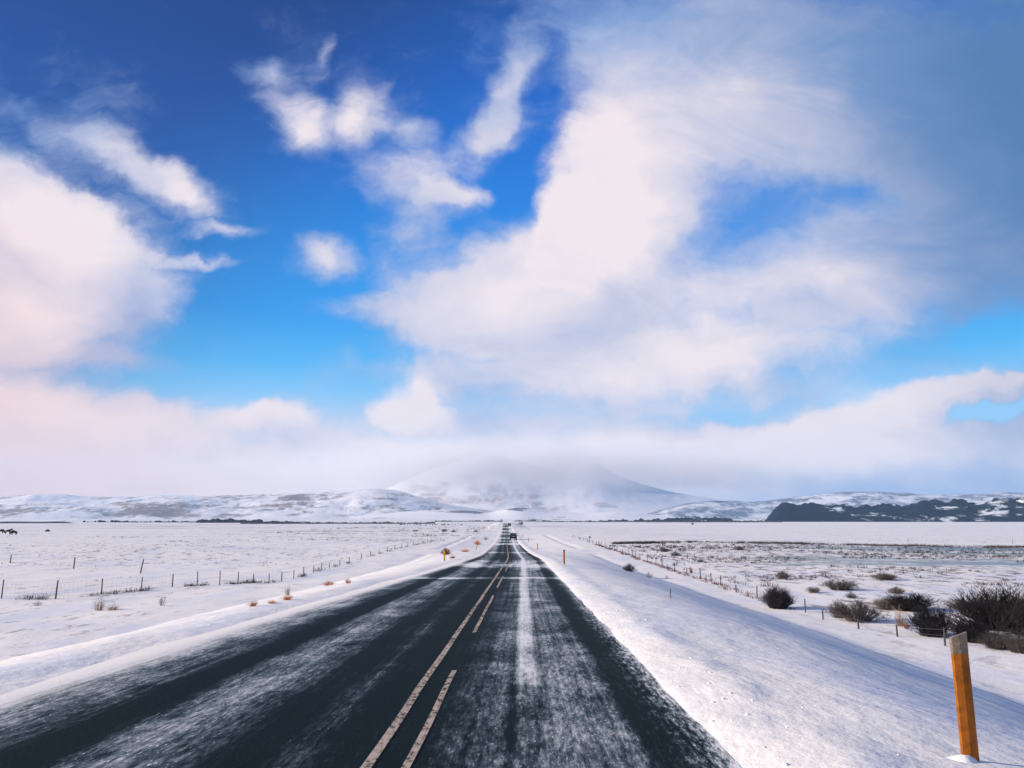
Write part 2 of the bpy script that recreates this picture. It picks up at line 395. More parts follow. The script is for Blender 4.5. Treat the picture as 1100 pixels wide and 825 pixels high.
SNOW = (0.82, 0.80, 0.775)
def snow_mat():
    m = bpy.data.materials.new('snow_field'); m.use_nodes = True; g = NG(m.node_tree); b = g.n['Principled BSDF']
    pos = g.new('ShaderNodeNewGeometry').outputs['Position']
    px, py, pz = g.sep(pos)
    n1, _ = g.noise(pos, 0.06, 5, 0.6); n2, _ = g.noise(pos, 1.3, 5, 0.6); n3, _ = g.noise(pos, 22, 4, 0.65)
    crust, _ = g.noise(g.mapping(pos, scale=(0.35, 0.12, 1)), 1.0, 5, 0.6, 0.5)
    col = g.mix(g.rng(crust, 0.42, 0.66), c4(SNOW), c4((0.70, 0.72, 0.78)))
    col = g.mix(g.rng(n2, 0.50, 0.75, 0, .35), col, c4((0.70, 0.70, 0.74)))
    # little bits of grass and dirt that poke through on the meadows
    far = g.m('ABSOLUTE', g.m('ADD', px, 0.0))
    field = g.rng(far, 7, 24)
    spk, _ = g.noise(g.mapping(pos, scale=(0.55, 0.30, 1)), 1.6, 4, 0.72)
    reg, _ = g.noise(pos, 0.022, 4, 0.6)
    marsh = g.m('MULTIPLY', g.m('MULTIPLY', g.rng(px, 16, 24), g.rng(py, 45, 75)), g.rng(g.m('ADD', py, g.m('MULTIPLY', px, .1)), 172, 158))
    spb = g.m('ADD', spk, g.m('MULTIPLY', marsh, 0.055))
    spm = g.m('MULTIPLY', g.m('MULTIPLY', g.rng(spb, 0.56, 0.64), field), g.m('MAXIMUM', g.m('MULTIPLY', marsh, .9), g.rng(reg, 0.38, 0.60, 0.15, 0.9)))
    spm = g.m('MULTIPLY', spm, g.rng(py, 900, 300))
    col = g.mix(spm, col, c4((0.17, 0.13, 0.11)))
    # longer ribs of bare grass where the wind has scoured the far meadows
    rib, _ = g.noise(g.mapping(pos, scale=(0.010, 0.055, 1)), 1.0, 6, 0.66)
    ribm = g.m('MULTIPLY', g.rng(rib, 0.56, 0.63), g.rng(py, 190, 420, 0.0, 0.85))
    ribm = g.m('MULTIPLY', ribm, g.rng(px, 60, 30))
    col = g.mix(ribm, col, c4((0.16, 0.14, 0.14)))
    # frozen pools of the marsh
    wob = g.m('MULTIPLY', g.m('SUBTRACT', n1, 0.5), 60)
    ice = None
    for (cx, cy, rx, ry) in ICE:
        ex = g.m('DIVIDE', g.m('SUBTRACT', px, cx), rx); ey = g.m('DIVIDE', g.m('SUBTRACT', py, g.m('ADD', cy, g.m('MULTIPLY', wob, 0.22))), ry)
        r = g.m('ADD', g.m('MULTIPLY', ex, ex), g.m('MULTIPLY', ey, ey))
        k = g.rng(g.m('ADD', r, g.m('MULTIPLY', g.m('SUBTRACT', n2, 0.5), 1.2)), 1.25, 0.65)
        ice = k if ice is None else g.m('MAXIMUM', ice, k)
    drift, _ = g.noise(g.mapping(pos, scale=(0.03, 0.30, 1)), 1.0, 4, 0.6)
    ice = g.m('MULTIPLY', ice, g.rng(drift, 0.62, 0.48, 0.15, 0.9))
    col = g.mix(ice, col, c4((0.21, 0.28, 0.28)))
    g.l.new(col, b.inputs['Base Color'])
    g.put(b.inputs['Roughness'], g.m('SUBTRACT', 0.75, g.m('MULTIPLY', ice, 0.45)))
    b.inputs['Specular IOR Level'].default_value = 0.2
    near = g.rng(g.m('ADD', g.m('ABSOLUTE', px), g.m('ABSOLUTE', py)), 14, 90, 1.0, 0.25)
    h = g.m('ADD', g.m('MULTIPLY', n2, 0.06), g.m('MULTIPLY', n3, 0.004))
    h = g.m('ADD', h, g.m('MULTIPLY', crust, 0.10))
    bn = g.new('ShaderNodeBump'); bn.inputs['Distance'].default_value = 1.0
    g.put(bn.inputs['Strength'], near); g.l.new(g.m('MULTIPLY', h, g.m('SUBTRACT', 1.0, ice)), bn.inputs['Height'])
    g.l.new(bn.outputs[0], b.inputs['Normal'])
    return m
def wpt(px, py): h = hit(px, py); return h[0], h[1]
i1 = wpt(1060, 604); i2 = wpt(960, 589); i3 = wpt(1000, 595)
ICE = [(i1[0] + 6, i1[1] + 2, 38, 9), (i2[0] + 6, i2[1], 30, 5), (i3[0] + 30, i3[1] + 3, 40, 5), (wpt(905, 606)[0], wpt(905, 606)[1], 12, 3)]
M_SNOW = snow_mat()

def road_mat():
    m = bpy.data.materials.new('snowy_asphalt'); m.use_nodes = True; g = NG(m.node_tree); b = g.n['Principled BSDF']
    at = lambda n: g.new('ShaderNodeAttribute', attribute_name=n).outputs['Fac']
    lat, lon, edl, edr = at('lat'), at('lon'), at('edge_left'), at('edge_right')
    U = g.comb(lat, lon)
    # tracks wander a little
    wn, _ = g.noise(g.mapping(U, scale=(0.2, 0.045, 1)), 1.0, 3)
    latw = g.m('ADD', lat, g.m('MULTIPLY', g.m('SUBTRACT', wn, 0.5), 0.30))
    t = g.rng(latw, -7.0, 5.0, smooth=False)
    L = lambda x: (x + 7.0) / 12.0
    cov = g.ramp(t, [(L(-6), .82), (L(-5.1), .70), (L(-4.3), .50), (L(-3.75), .30), (L(-3.35), -.05), (L(-3.0), -.03), (L(-2.75), .40), (L(-2.3), .50),
                     (L(-1.8), .34), (L(-1.35), 0), (L(-1.05), .06), (L(-.8), .24), (L(-.5), .0), (L(0.3), .0), (L(.62), .20),
                     (L(1.0), .36), (L(1.26), .45), (L(1.38), .90), (L(1.56), .90), (L(1.72), .50), (L(2.1), .46), (L(2.5), .40), (L(2.68), 0),
                     (L(2.9), .06), (L(3.1), .26), (L(3.5), .55), (L(3.9), .9), (L(4.4), 1.0)])
    # the white strip between the wheel tracks breaks up close by
    stripk = g.m('MULTIPLY', g.rng(lat, 1.15, 1.35), g.rng(lat, 1.8, 1.6))
    patch, _ = g.noise(g.mapping(U, scale=(1.2, 0.28, 1)), 1.4, 4, 0.6)
    cov = g.m('SUBTRACT', cov, g.m('MULTIPLY', stripk, g.m('MULTIPLY', g.rng(lon, 22, 9), g.rng(patch, 0.30, 0.70, 0.62, .0))))
    # drifting snow across the carriageway
    def band(c, w, s):
        wv, _ = g.noise(g.mapping(U, scale=(0.15, 0.0, 1), loc=(c, 0, 0)), 1.0, 2)
        q = g.m('DIVIDE', g.m('SUBTRACT', g.m('ADD', lon, g.m('MULTIPLY', g.m('SUBTRACT', wv, 0.5), w * 1.2)), c), w)
        wk, _ = g.noise(g.mapping(U, scale=(0.45, 0.1, 1), loc=(c * 3, 1, 0)), 1.0, 4, 0.6)
        return g.m('MULTIPLY', g.m('MULTIPLY', g.rng(g.m('ABSOLUTE', q), 1.0, 0.0), s), g.rng(wk, 0.3, 0.6, 0.35, 1.1))
    dr = None
    for c, w, s in ((39.5, 1.4, .52), (57, 8.0, .62), (66, 8, .35), (112, 6, .4), (168, 7, .9), (186, 5, .5), (208, 12, .55), (255, 14, .55), (300, 25, .6), (370, 22, .7), (445, 24, .65), (520, 45, .85)):
        q = band(c, w, s); dr = q if dr is None else g.m('ADD', dr, q)
    cov = g.m('ADD', cov, dr)
    cov = g.m('ADD', cov, g.rng(lon, 60, 230, 0, .22))
    # texture of the film: streaks along the wheel tracks, wisps across them, coarse grains
    st, _ = g.noise(g.mapping(U, scale=(9.0, 0.10, 1)), 1.0, 6, 0.62)
    ac, _ = g.noise(g.mapping(U, scale=(0.30, 0.55, 1), rot=(0, 0, R(24))), 1.0, 6, 0.66, 0.8)
    gr, _ = g.noise(g.mapping(U, scale=(16, 3.2, 1), rot=(0, 0, R(-14))), 1.0, 5, 0.75)
    mo, _ = g.noise(g.mapping(U, scale=(1.3, .55, 1)), 1.0, 5, 0.6, 0.6)
    tex = g.m('ADD', g.m('MULTIPLY', g.m('SUBTRACT', st, 0.5), 0.75), g.m('MULTIPLY', g.m('SUBTRACT', ac, 0.5), 0.50))
    tex = g.m('ADD', tex, g.m('MULTIPLY', g.m('SUBTRACT', mo, 0.5), 0.85))
    grain = g.m('MULTIPLY', g.m('SUBTRACT', gr, 0.5), g.m('MULTIPLY', g.rng(lon, 45, 5, 0.4, 1.25), g.rng(lat, 2.4, 3.1, 1.0, 2.3)))
    edge = g.m('MAXIMUM', g.rng(edl, -0.35, 0.3), g.rng(edr, -0.35, 0.35))
    amp = g.rng(cov, 0.0, 0.30, 0.55, 1.0)
    c = g.m('ADD', g.m('ADD', cov, g.m('MULTIPLY', g.m('ADD', tex, grain), amp)), g.m('MULTIPLY', edge, 0.9))
    cv = g.m('MULTIPLY', g.rng(c, 0.01, 1.10), g.rng(lat, -4.2, -5.6, 1.0, 0.88))
    asp, _ = g.noise(g.mapping(U, scale=(1, .7, 1)), 45, 4, 0.8)
    base = g.mix(g.rng(asp, 0.35, 0.7), c4((0.002, 0.008, 0.011)), c4((0.014, 0.026, 0.032)))
    sp, _ = g.noise(g.mapping(U, scale=(30, 11, 1), rot=(0, 0, R(-14))), 1.0, 3, 0.7)
    salt = g.m('MULTIPLY', g.rng(sp, 0.57, 0.70), g.m('MULTIPLY', g.rng(lon, 45, 8, 0.0, 0.65), g.rng(cv, 0.0, 0.30, .12, 1.0)))
    cv = g.m('ADD', cv, salt, clamp=True)
    film = g.mix(g.rng(cv, 0.15, 0.75), c4((0.42, 0.56, 0.68)), c4((0.77, 0.79, 0.81)))
    col = g.mix(g.m('POWER', cv, 1.35), base, film)
    col = g.mix(g.rng(edl, -0.6, 0.2), col, c4(SNOW))
    g.l.new(col, b.inputs['Base Color'])
    g.put(b.inputs['Roughness'], g.rng(cv, 0, .5, 0.62, 0.8))
    b.inputs['Specular IOR Level'].default_value = 0.015
    bn = g.new('ShaderNodeBump'); bn.inputs['Strength'].default_value = 0.6; bn.inputs['Distance'].default_value = 0.02
    g.l.new(g.m('ADD', cv, g.m('MULTIPLY', asp, 0.4)), bn.inputs['Height']); g.l.new(bn.outputs[0], b.inputs['Normal'])
    return m
M_ROAD = road_mat()

def line_mat():
    m = bpy.data.materials.new('worn_yellow_paint'); m.use_nodes = True; g = NG(m.node_tree); b = g.n['Principled BSDF']
    pos = g.new('ShaderNodeNewGeometry').outputs['Position']
    n, _ = g.noise(g.mapping(pos, scale=(14, 6, 1)), 1.0, 5, 0.75); n2, _ = g.noise(pos, 0.5, 3)
    col = g.mix(n, c4((0.30, 0.22, 0.15)), c4((0.60, 0.52, 0.44)))
    w = g.m('ADD', n, g.m('MULTIPLY', g.m('SUBTRACT', n2, 0.5), 0.35))
    al = g.m('MULTIPLY', g.rng(w, 0.26, 0.60), .92)
    g.l.new(col, b.inputs['Base Color']); b.inputs['Roughness'].default_value = 0.8
    g.put(b.inputs['Alpha'], al)
    return m
M_LINE = line_mat()

M_POST = mat('weathered_wood', (0.075, 0.065, 0.06), 0.85, 0.1, 0.35, 14)
M_WIRE = mat('galvanised_wire', (0.22, 0.23, 0.26), 0.6, 0.3, 0.15, 3)
M_YEL_SHADE = mat('shade_darkened_plastic', (0.27, 0.080, 0.003), 0.5, 0.25, 0.3, 9, bump=0.2, bs=60)  # marker plastic darkened: the close post's shade is put into this colour
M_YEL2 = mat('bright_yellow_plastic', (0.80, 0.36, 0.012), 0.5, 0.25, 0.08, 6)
M_YEL3 = mat('mid_orange_plastic', (0.58, 0.22, 0.02), 0.5, 0.25, 0.08, 6)  # same plastic in a lower, more orange tone for distant posts
M_REF = mat('dull_reflector', (0.17, 0.135, 0.095), 0.35, 0.4, 0.3, 30, bump=0.3, bs=200)
M_TWIG = mat('dark_willow_twigs', (0.030, 0.027, 0.028), 0.9, 0.05, 0.5, 2.0)
M_TWIG2 = mat('grey_brown_twigs', (0.085, 0.070, 0.062), 0.9, 0.05, 0.4, 2.0)
M_TAN = mat('dry_straw_grass', (0.30, 0.20, 0.13), 0.9, 0.05, 0.35, 4)
M_ORG = mat('rust_orange_grass', (0.50, 0.16, 0.025), 0.9, 0.05, 0.4, 4)
M_RED = mat('red_brown_twigs', (0.20, 0.07, 0.045), 0.9, 0.05, 0.4, 3)
M_GREY = mat('frosted_twigs', (0.17, 0.18, 0.21), 0.9, 0.05, 0.3, 3)
M_PAINT = mat('black_car_paint', (0.014, 0.017, 0.02), 0.3, 0.5, 0.2, 2)
M_WHITE = mat('white_van_paint', (0.66, 0.67, 0.70), 0.4, 0.4, 0.08, 2)
M_GLASS = mat('tinted_glass', (0.03, 0.055, 0.06), 0.12, 0.6, 0.1, 2)
M_TYRE = mat('tyre_rubber', (0.012, 0.012, 0.013), 0.9, 0.1, 0.3, 10)
M_RIM = mat('alloy_rim', (0.35, 0.35, 0.36), 0.35, 0.5, 0.1, 10, 0.7)
M_LAMP = mat('red_tail_lens', (0.42, 0.02, 0.02), 0.3, 0.5, 0.1, 10)
M_CLEAR = mat('clear_lens', (0.55, 0.56, 0.58), 0.3, 0.5, 0.1, 10)
M_PLATE = mat('number_plate', (0.60, 0.58, 0.57), 0.5, 0.3, 0.08, 20)
M_HORSE = mat('dark_brown_coat', (0.018, 0.014, 0.012), 0.8, 0.1, 0.35, 3)
M_ROCK = mat('dark_basalt', (0.035, 0.035, 0.04), 0.9, 0.1, 0.4, 2, bump=0.6, bs=6)
M_SHED = mat('slate_blue_cladding', (0.08, 0.10, 0.13), 0.7, 0.2, 0.2, 2)
M_CLOD = mat('ploughed_snow', (0.78, 0.78, 0.80), 0.8, 0.15, 0.06, 6, bump=0.5, bs=30)
M_SOIL = mat('dark_river_bank', (0.045, 0.04, 0.042), 0.9, 0.05, 0.4, 0.05)

# ------------------------------------------------------------------ ground: one sheet to the horizon
def axis_pts(segs):
    out = []
    for a, b, st in segs: out.append(np.arange(a, b, st))
    return np.concatenate(out)
def geo_pts(a, b, n): return np.geomspace(a, b, n)
xr = np.concatenate([np.arange(-9, 7, 0.14), 7 + np.cumsum(np.geomspace(0.16, 1.2, 110))])
xr2 = np.concatenate([xr, xr[-1] + np.cumsum(np.geomspace(1.3, 900, 95))])
xl = -9 - np.cumsum(np.geomspace(0.16, 1.2, 100)); xl2 = np.concatenate([xl, xl[-1] - np.cumsum(np.geomspace(1.3, 900, 95))])
gx = np.concatenate([xl2[::-1], xr2])
gy = np.concatenate([-np.geomspace(14000, 12, 40), np.arange(-10, 3, 0.5), np.arange(3, 26, 0.13), 26 + np.cumsum(np.geomspace(0.15, 1.5, 190)) ])
gy = np.concatenate([gy, gy[-1] + np.cumsum(np.geomspace(1.6, 900, 120))])
GX, GY = np.meshgrid(gx, gy)
GZ = ground(GX, GY)
tag(grid('ground', GX, GY, GZ, M_SNOW), kind='structure')

# ------------------------------------------------------------------ road
ry = np.concatenate([np.arange(-60, 0, 2), np.arange(0, 60, 0.5), 60 + np.cumsum(np.geomspace(0.5, 5, 260))]); ry = ry[ry < 890]
rl = np.linspace(-6.2, 4.6, 109)
RY, RL = np.meshgrid(ry, rl, indexing='ij')
lim_l = -(left_e(RY) + 0.7); lim_r = right_e(RY) + 0.6
RLc = np.clip(RL, lim_l, lim_r)
RX = road_c(RY) + RLc
e_ = np.maximum(RLc - right_e(RY), -RLc - left_e(RY))
RZ = road_z(RY) + 0.012 * fbm(RLc * 0.7, RY / 6, 3, 31) - 0.03 * ss(e_, 0.0, 0.7)
tag(grid('road', RX, RY, RZ, M_ROAD, attrs={'lat': RLc, 'lon': RY, 'edge_left': -RLc - left_e(RY), 'edge_right': RLc - right_e(RY)}), kind='structure')

def strip(mb, y0, y1, off, w):
    ys = np.arange(y0, y1, 0.5 if y1 < 120 else 2.0)
    ys = np.append(ys, y1)
    def z(l, y): return road_z(y) + 0.012 * fbm(l * 0.7, y / 6, 3, 31) + 0.009
    k = len(mb.v)
    for i, y in enumerate(ys):
        wn = 0.012 * float(vnoise(y * 0.35, 3.0))
        for s in (-1, 0, 1):
            l = off + s * w / 2 + wn
            mb.v.append((float(road_c(y)) + l, float(y), float(z(l, y))))
    for i in range(len(ys) - 1):
        for j in (0, 1):
            a = k + i * 3 + j; mb.f.append((a, a + 1, a + 4, a + 3)); mb.mi.append(0)
mb = MB()
strip(mb, -20, 58, 0, 0.10); strip(mb, 58, 180, 0, 0.13); strip(mb, 200, 420, 0, 0.16)
for a, b in ((-13, -3), (1.6, 12.2), (16.9, 27.6), (32, 41), (47, 55)): strip(mb, a, b, 0.36, 0.08)
tag(mb.build('road_marking', M_LINE), kind='structure')

# ------------------------------------------------------------------ far hills, cliffs and the mountain
def hill_mat(name, snow, rock, thr, sx, sz, slope=0.0, soft=0.06):
    m = bpy.data.materials.new(name); m.use_nodes = True; g = NG(m.node_tree); b = g.n['Principled BSDF']
    ge = g.new('ShaderNodeNewGeometry'); pos = ge.outputs['Position']; nz = g.sep(ge.outputs['Normal'])[2]
    n, _ = g.noise(g.mapping(pos, scale=(sx, sx * .6, sz), rot=(0, 0, .5)), 1.0, 9, 0.74, 0.6)
    n2, _ = g.noise(g.mapping(pos, scale=(sx * .25, sx * .25, sz * .25)), 1.0, 3, 0.5)
    v = g.m('ADD', g.m('ADD', n, g.m('MULTIPLY', g.m('SUBTRACT', n2, 0.5), 0.7)), g.m('MULTIPLY', g.m('SUBTRACT', 1.0, nz), slope))
    at = g.new('ShaderNodeAttribute', attribute_name='bare').outputs['Fac']
    v = g.m('ADD', v, at)
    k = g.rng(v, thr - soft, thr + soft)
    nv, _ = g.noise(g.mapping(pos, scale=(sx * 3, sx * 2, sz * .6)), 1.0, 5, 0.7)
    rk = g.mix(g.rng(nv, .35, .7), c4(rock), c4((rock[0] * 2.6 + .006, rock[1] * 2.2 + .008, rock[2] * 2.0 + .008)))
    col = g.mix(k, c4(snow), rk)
    g.l.new(col, b.inputs['Base Color']); b.inputs['Roughness'].default_value = 0.9; b.inputs['Specular IOR Level'].default_value = 0.05
    return m
def ridge(name, pts, dist_pts, depth, mat_, seed, rough=0.15, bare=None, base_px=566, nx=500, nz=50, power=1.0, jag=0):
    """hill range: skyline measured as (px, py), each with its distance; rises from its foot over 'depth' metres, falls away behind"""
    xs = np.array([p[0] for p in pts], float); ys = np.array([p[1] for p in pts], float)
    px = np.linspace(xs[0], xs[-1], nx)
    sky_y = spline(px, xs, ys) if len(xs) > 2 else np.interp(px, xs, ys)
    d = np.interp(px, [q[0] for q in dist_pts], [q[1] for q in dist_pts])
    a = (px - 550) / F / math.cos(PITCH)
    # height of the skyline at distance d+depth
    top = EYE + (d + depth) * np.array([ab(p, q)[1] for p, q in zip(px, sky_y)])
    t = np.concatenate([np.linspace(0, 1, nz), 1 + np.linspace(0.04, 0.8, 12)])
    T, Aa = np.meshgrid(t, a, indexing='ij')
    Dd = d[None, :] + depth * T
    X = Aa * Dd; Yv = Dd * np.ones_like(Aa)
    foot = plain(X, Yv) - 6
    rise = np.where(T <= 1, ss(T, 0, 1) ** power, 1 - 0.6 * (T - 1) ** 1.2)
    H = (top[None, :] - foot)
    nzv = fbm(X / (depth * .45), Yv / (depth * .35), 5, seed) * rough * np.sin(np.clip(T, 0, 1) * math.pi) + 0.5 * rough * fbm(X / (depth * .12), Yv / (depth * .12), 4, seed + 3) * np.clip(T * 1.5, 0, 1) * 0.5
    Z = foot + H * np.clip(rise + nzv, 0, 1.02)
    if jag: Z = Z + jag * fbm(X / 9, Yv / 30, 3, seed + 9) * ss(T, .5, .9) + jag * .8 * fbm(X / 45, Yv / 60, 3, seed + 5) * ss(T, .3, .9)
    br = np.zeros_like(X)
    if bare is not None: br = bare(np.broadcast_to(px[None, :], X.shape), T, X, Z)
    o = grid(name, X, Yv, Z, mat_, attrs={'bare': br}); tag(o, kind='structure')
    return o
def gb(px, T, cx, w, ct, wt, s): return s * np.exp(-((px - cx) / w) ** 2 - ((T - ct) / wt) ** 2)

M_HILL = hill_mat('snowy_hillside', (0.80, 0.78, 0.80), (0.15, 0.115, 0.10), 0.60, 0.018, 0.06, 0.7, 0.09)
ridge('hills', [(-260, 532), (-150, 528), (-60, 534), (0, 535), (50, 531.5), (90, 532), (130, 534), (175, 532), (240, 533), (300, 531), (340, 529), (375, 527), (410, 525.5), (440, 530), (465, 538), (500, 545), (530, 549)],
      [(-260, 2700), (530, 3200)], 700, M_HILL, 41, 0.20,
      lambda p, T, X, Z: gb(p, T, 165, 60, .42, .14, .12) + gb(p, T, 25, 22, .40, .12, .14) - gb(p, T, 60, 60, .8, .2, .06) + gb(p, T, 300, 90, .6, .3, .05) - gb(p, T, 410, 40, .8, .3, .15))
M_FELL = hill_mat('haze_paled_mountain', (0.80, 0.79, 0.82), (0.30, 0.28, 0.30), 0.66, 0.006, 0.016, 0.4, 0.1)  # pale, low-contrast rock: the fading by haze is put into the colour
ridge('mountain', [(330, 548), (400, 532), (440, 515), (470, 503), (510, 492), (540, 491), (570, 500), (600, 503), (640, 499), (665, 512), (700, 524), (760, 536), (830, 548)],
      [(330, 3900), (830, 3900)], 800, M_FELL, 51, 0.05, lambda p, T, X, Z: gb(p, T, 530, 14, .93, .04, .25) + gb(p, T, 640, 10, .95, .05, .2))
M_FOOT = hill_mat('foothill_heath', (0.80, 0.78, 0.81), (0.09, 0.08, 0.10), 0.62, 0.012, 0.03, 0.3, 0.05)
ridge('hills', [(380, 555), (420, 551), (470, 548), (500, 548), (525, 550), (556, 545.5), (590, 549), (620, 551), (660, 550), (700, 553), (740, 555)],
      [(380, 2400), (740, 2400)], 900, M_FOOT, 61, 0.12, lambda p, T, X, Z: gb(p, T, 505, 18, .75, .14, .42) + gb(p, T, 556, 9, .80, .16, .45) + gb(p, T, 640, 40, .15, .08, .3) + gb(p, T, 480, 50, .12, .06, .3) - .03)
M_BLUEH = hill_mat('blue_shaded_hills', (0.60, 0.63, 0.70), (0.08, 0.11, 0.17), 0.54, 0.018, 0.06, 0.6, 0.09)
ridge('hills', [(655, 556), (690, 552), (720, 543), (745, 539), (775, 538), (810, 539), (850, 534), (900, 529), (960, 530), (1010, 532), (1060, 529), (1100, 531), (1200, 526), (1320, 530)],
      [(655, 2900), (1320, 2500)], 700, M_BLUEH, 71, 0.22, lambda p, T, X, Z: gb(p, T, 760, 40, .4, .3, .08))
M_CLIFF = hill_mat('dark_wooded_bluff', (0.62, 0.66, 0.72), (0.001, 0.004, 0.014), 0.36, 0.030, 0.10, 0.0, 0.05)
ridge('cliff', [(640, 560), (690, 559.5), (760, 556), (815, 556), (826, 544), (850, 542), (880, 543), (910, 545), (940, 543), (965, 543), (978, 538.5), (1003, 540), (1020, 537.5), (1033, 542), (1050, 538), (1090, 534), (1130, 536), (1220, 533), (1320, 537)],
      [(640, 1420), (1320, 1300)], 130, M_CLIFF, 81, 0.10, lambda p, T, X, Z: -gb(p, T, 1000, 22, .55, .12, .22) - gb(p, T, 1010, 60, .22, .08, .12) - gb(p, T, 885, 18, .6, .15, .16) - gb(p, T, 940, 30, .3, .1, .12) - gb(p, T, 1075, 30, .75, .1, .14)
      - .05 * (T > 1) , nx=1400, power=0.55, jag=6.0)

# low terrace across the river, seen edge-on beyond the meadow
mb = MB()
pr = []
for i, px in enumerate(np.linspace(-220, 92, 60)):
    x, y, z = hit(px, 560.5); d = 900; x = (px - 550) / F / math.cos(PITCH) * d
    h = 5.0 + 0.4 * math.sin(i * .7); h *= min(1, (92 - px) / 12 + .25)
    pr.append((x, d, h))
g0 = -4.9
k = len(mb.v)
for x, y, h in pr:
    mb.v += [(x, y, g0 - 1), (x, y + 3, g0 + h * .45), (x, y + 5, g0 + h * .5), (x * 1.2, y + 180, g0 + h * .62), (x * 1.25, y + 230, g0 - 1)]
for i in range(len(pr) - 1):
    for j in range(4):
        a = k + i * 5 + j; mb.f.append((a, a + 5, a + 6, a + 1)); mb.mi.append(1 if j >= 1 else 0)
tag(mb.build('river_terrace', [M_SOIL, M_CLOD]), kind='structure')

# ------------------------------------------------------------------ plants
def twig_bush(n, h, w, thick=0.012, spread=1.0, forks=3, seed=1, droop=0.0, sides=3, flat=1.0):
    rnd = random.Random(seed); mb = MB()
    for i in range(n):
        r0 = rnd.random() ** 0.6; an = rnd.random() * 2 * math.pi
        lobe = 1 + 0.22 * math.sin(an * 3 + seed) + 0.12 * math.sin(an * 5 + seed * 2)
        bx, by = math.cos(an) * r0 * w * 0.20, math.sin(an) * r0 * w * 0.20 * flat
        tilt = r0 * rnd.uniform(0.45, 1.1) * spread * lobe
        hh = h * rnd.uniform(0.5, 1.0) * max(.18, (1 - 0.62 * (tilt / spread) ** 2)) * (0.8 + .2 * math.sin(an * 2 + seed))
        tx = bx + math.cos(an) * tilt * w * 0.34; ty = by + math.sin(an) * tilt * w * 0.34 * flat
        mid = Vector((bx + (tx - bx) * .4 + rnd.uniform(-.04, .04) * w, by + (ty - by) * .4 + rnd.uniform(-.04, .04) * w, hh * .55))
        tip = Vector((tx, ty, hh))
        b0 = Vector((bx, by, -0.08))
        mb.tube([b0, mid, tip], [thick, thick * .8, thick * .35], sides, cap=False)
        for k in range(forks):
            f = rnd.uniform(.25, .9); p = mid.lerp(tip, f) if f > .4 else b0.lerp(mid, f + .4)
            q = p + Vector((rnd.uniform(-1, 1) * w * .14, rnd.uniform(-1, 1) * w * .14, rnd.uniform(.10, .30) * h - droop * h))
            mb.tube([p, q], [thick * .6, thick * .3], sides, cap=False)
    return mb
protos = {}
def proto(kind):
    if kind in protos: return protos[kind]
    P = dict(
        dark=(twig_bush(300, 1.0, 2.0, .012, 1.0, 5, 3), M_TWIG), dark2=(twig_bush(380, 1.0, 1.9, .011, 1.05, 5, 4), M_TWIG),
        grey=(twig_bush(190, 1.0, 2.1, .011, 1.1, 4, 5), M_TWIG2), low=(twig_bush(120, 1.0, 3.2, .016, 1.2, 3, 6), M_TWIG),
        sparse=(twig_bush(34, 1.0, 1.9, .012, 1.0, 3, 7), M_GREY), tan=(twig_bush(70, 1.0, 1.3, .010, 1.0, 1, 8), M_TAN),
        orange=(twig_bush(120, 1.0, 2.4, .016, 1.3, 1, 9), M_ORG), red=(twig_bush(110, 1.0, 1.6, .014, .9, 2, 10), M_RED))
    m, mt = P[kind]; me = m.build('twigs', mt); d = me.data; bpy.data.objects.remove(me); protos[kind] = d
    return d
NAMEOF = dict(dark='willow_shrub', dark2='willow_shrub', grey='willow_shrub', low='willow_shrub', sparse='frosted_shrub', tan='grass_tuft', orange='grass_tuft', red='heather_bush')
def plant(kind, px, py, wpx, hpx, label, cat='shrub', group=None, rz=None):
    x, y, z = hit(px, py)
    o = bpy.data.objects.new(NAMEOF[kind], proto(kind)); COL.objects.link(o)
    dist = y
    w0 = {'dark': 2.0, 'dark2': 1.9, 'grey': 2.1, 'low': 3.2, 'sparse': 1.9, 'tan': 1.3, 'orange': 2.4, 'red': 1.6}[kind] * 1.1
    s = wpx * dist / F / w0; sz = hpx * dist / F
    o.location = (x, y + 0.2, z); o.scale = (s, s, sz); o.rotation_euler = (0, 0, random.random() * 6 if rz is None else rz)
    tag(o, label, cat, group)
    return o
plant('dark', 837, 654, 40, 24, 'round dark leafless willow bush standing alone on the snow beside the fence')
plant('dark2', 1075, 677, 92, 46, 'biggest dark willow thicket at the edge of the frozen marsh')
plant('dark2', 1118, 684, 70, 46, 'dark willow thicket cut by the picture edge, joined to the biggest one')
plant('dark', 1004, 684, 52, 32, 'dense dark rounded willow bush in front of the biggest thicket')
plant('grey', 925, 668, 56, 24, 'open grey-brown willow bush just past the last buried fence posts')
plant('grey', 903, 664, 26, 20, 'small upright grey willow bush touching a buried fence post')
plant('dark2', 1046, 690, 50, 24, 'dark willow bush directly behind the large orange marker post')
plant('grey', 1074, 698, 40, 20, 'brown twiggy bush low in front of the biggest thicket')
plant('grey', 1040, 655, 60, 12, 'thin pale scrub on the snow behind the biggest thicket')
plant('grey', 1100, 702, 44, 26, 'ragged twiggy bush at the foot of the biggest thicket')
plant('dark', 980, 656, 62, 18, 'long low dark willow bush behind the tan grass clump')
plant('grey', 952, 655, 28, 14, 'short brown willow bush between the open bush and the long low one')
plant('low', 916, 643, 16, 7, 'tiny flat dark bush alone on the snow above the open willow')
plant('grey', 904, 634, 44, 12, 'wide thin willow scrub on the snow beyond the round bush')
plant('grey', 875, 637, 18, 7, 'small low willow scrub behind the round dark bush')
plant('grey', 952, 623, 32, 8, 'loose dark scrub below the frozen pool')
plant('grey', 842, 622, 20, 9, 'grey-brown scrub on the snow straight above the round dark bush')
plant('grey', 965, 638, 22, 8, 'small grey scrub just above the long low bush')
plant('low', 714, 593, 14, 5, 'dark low scrub in the marsh beyond the middle of the fence')
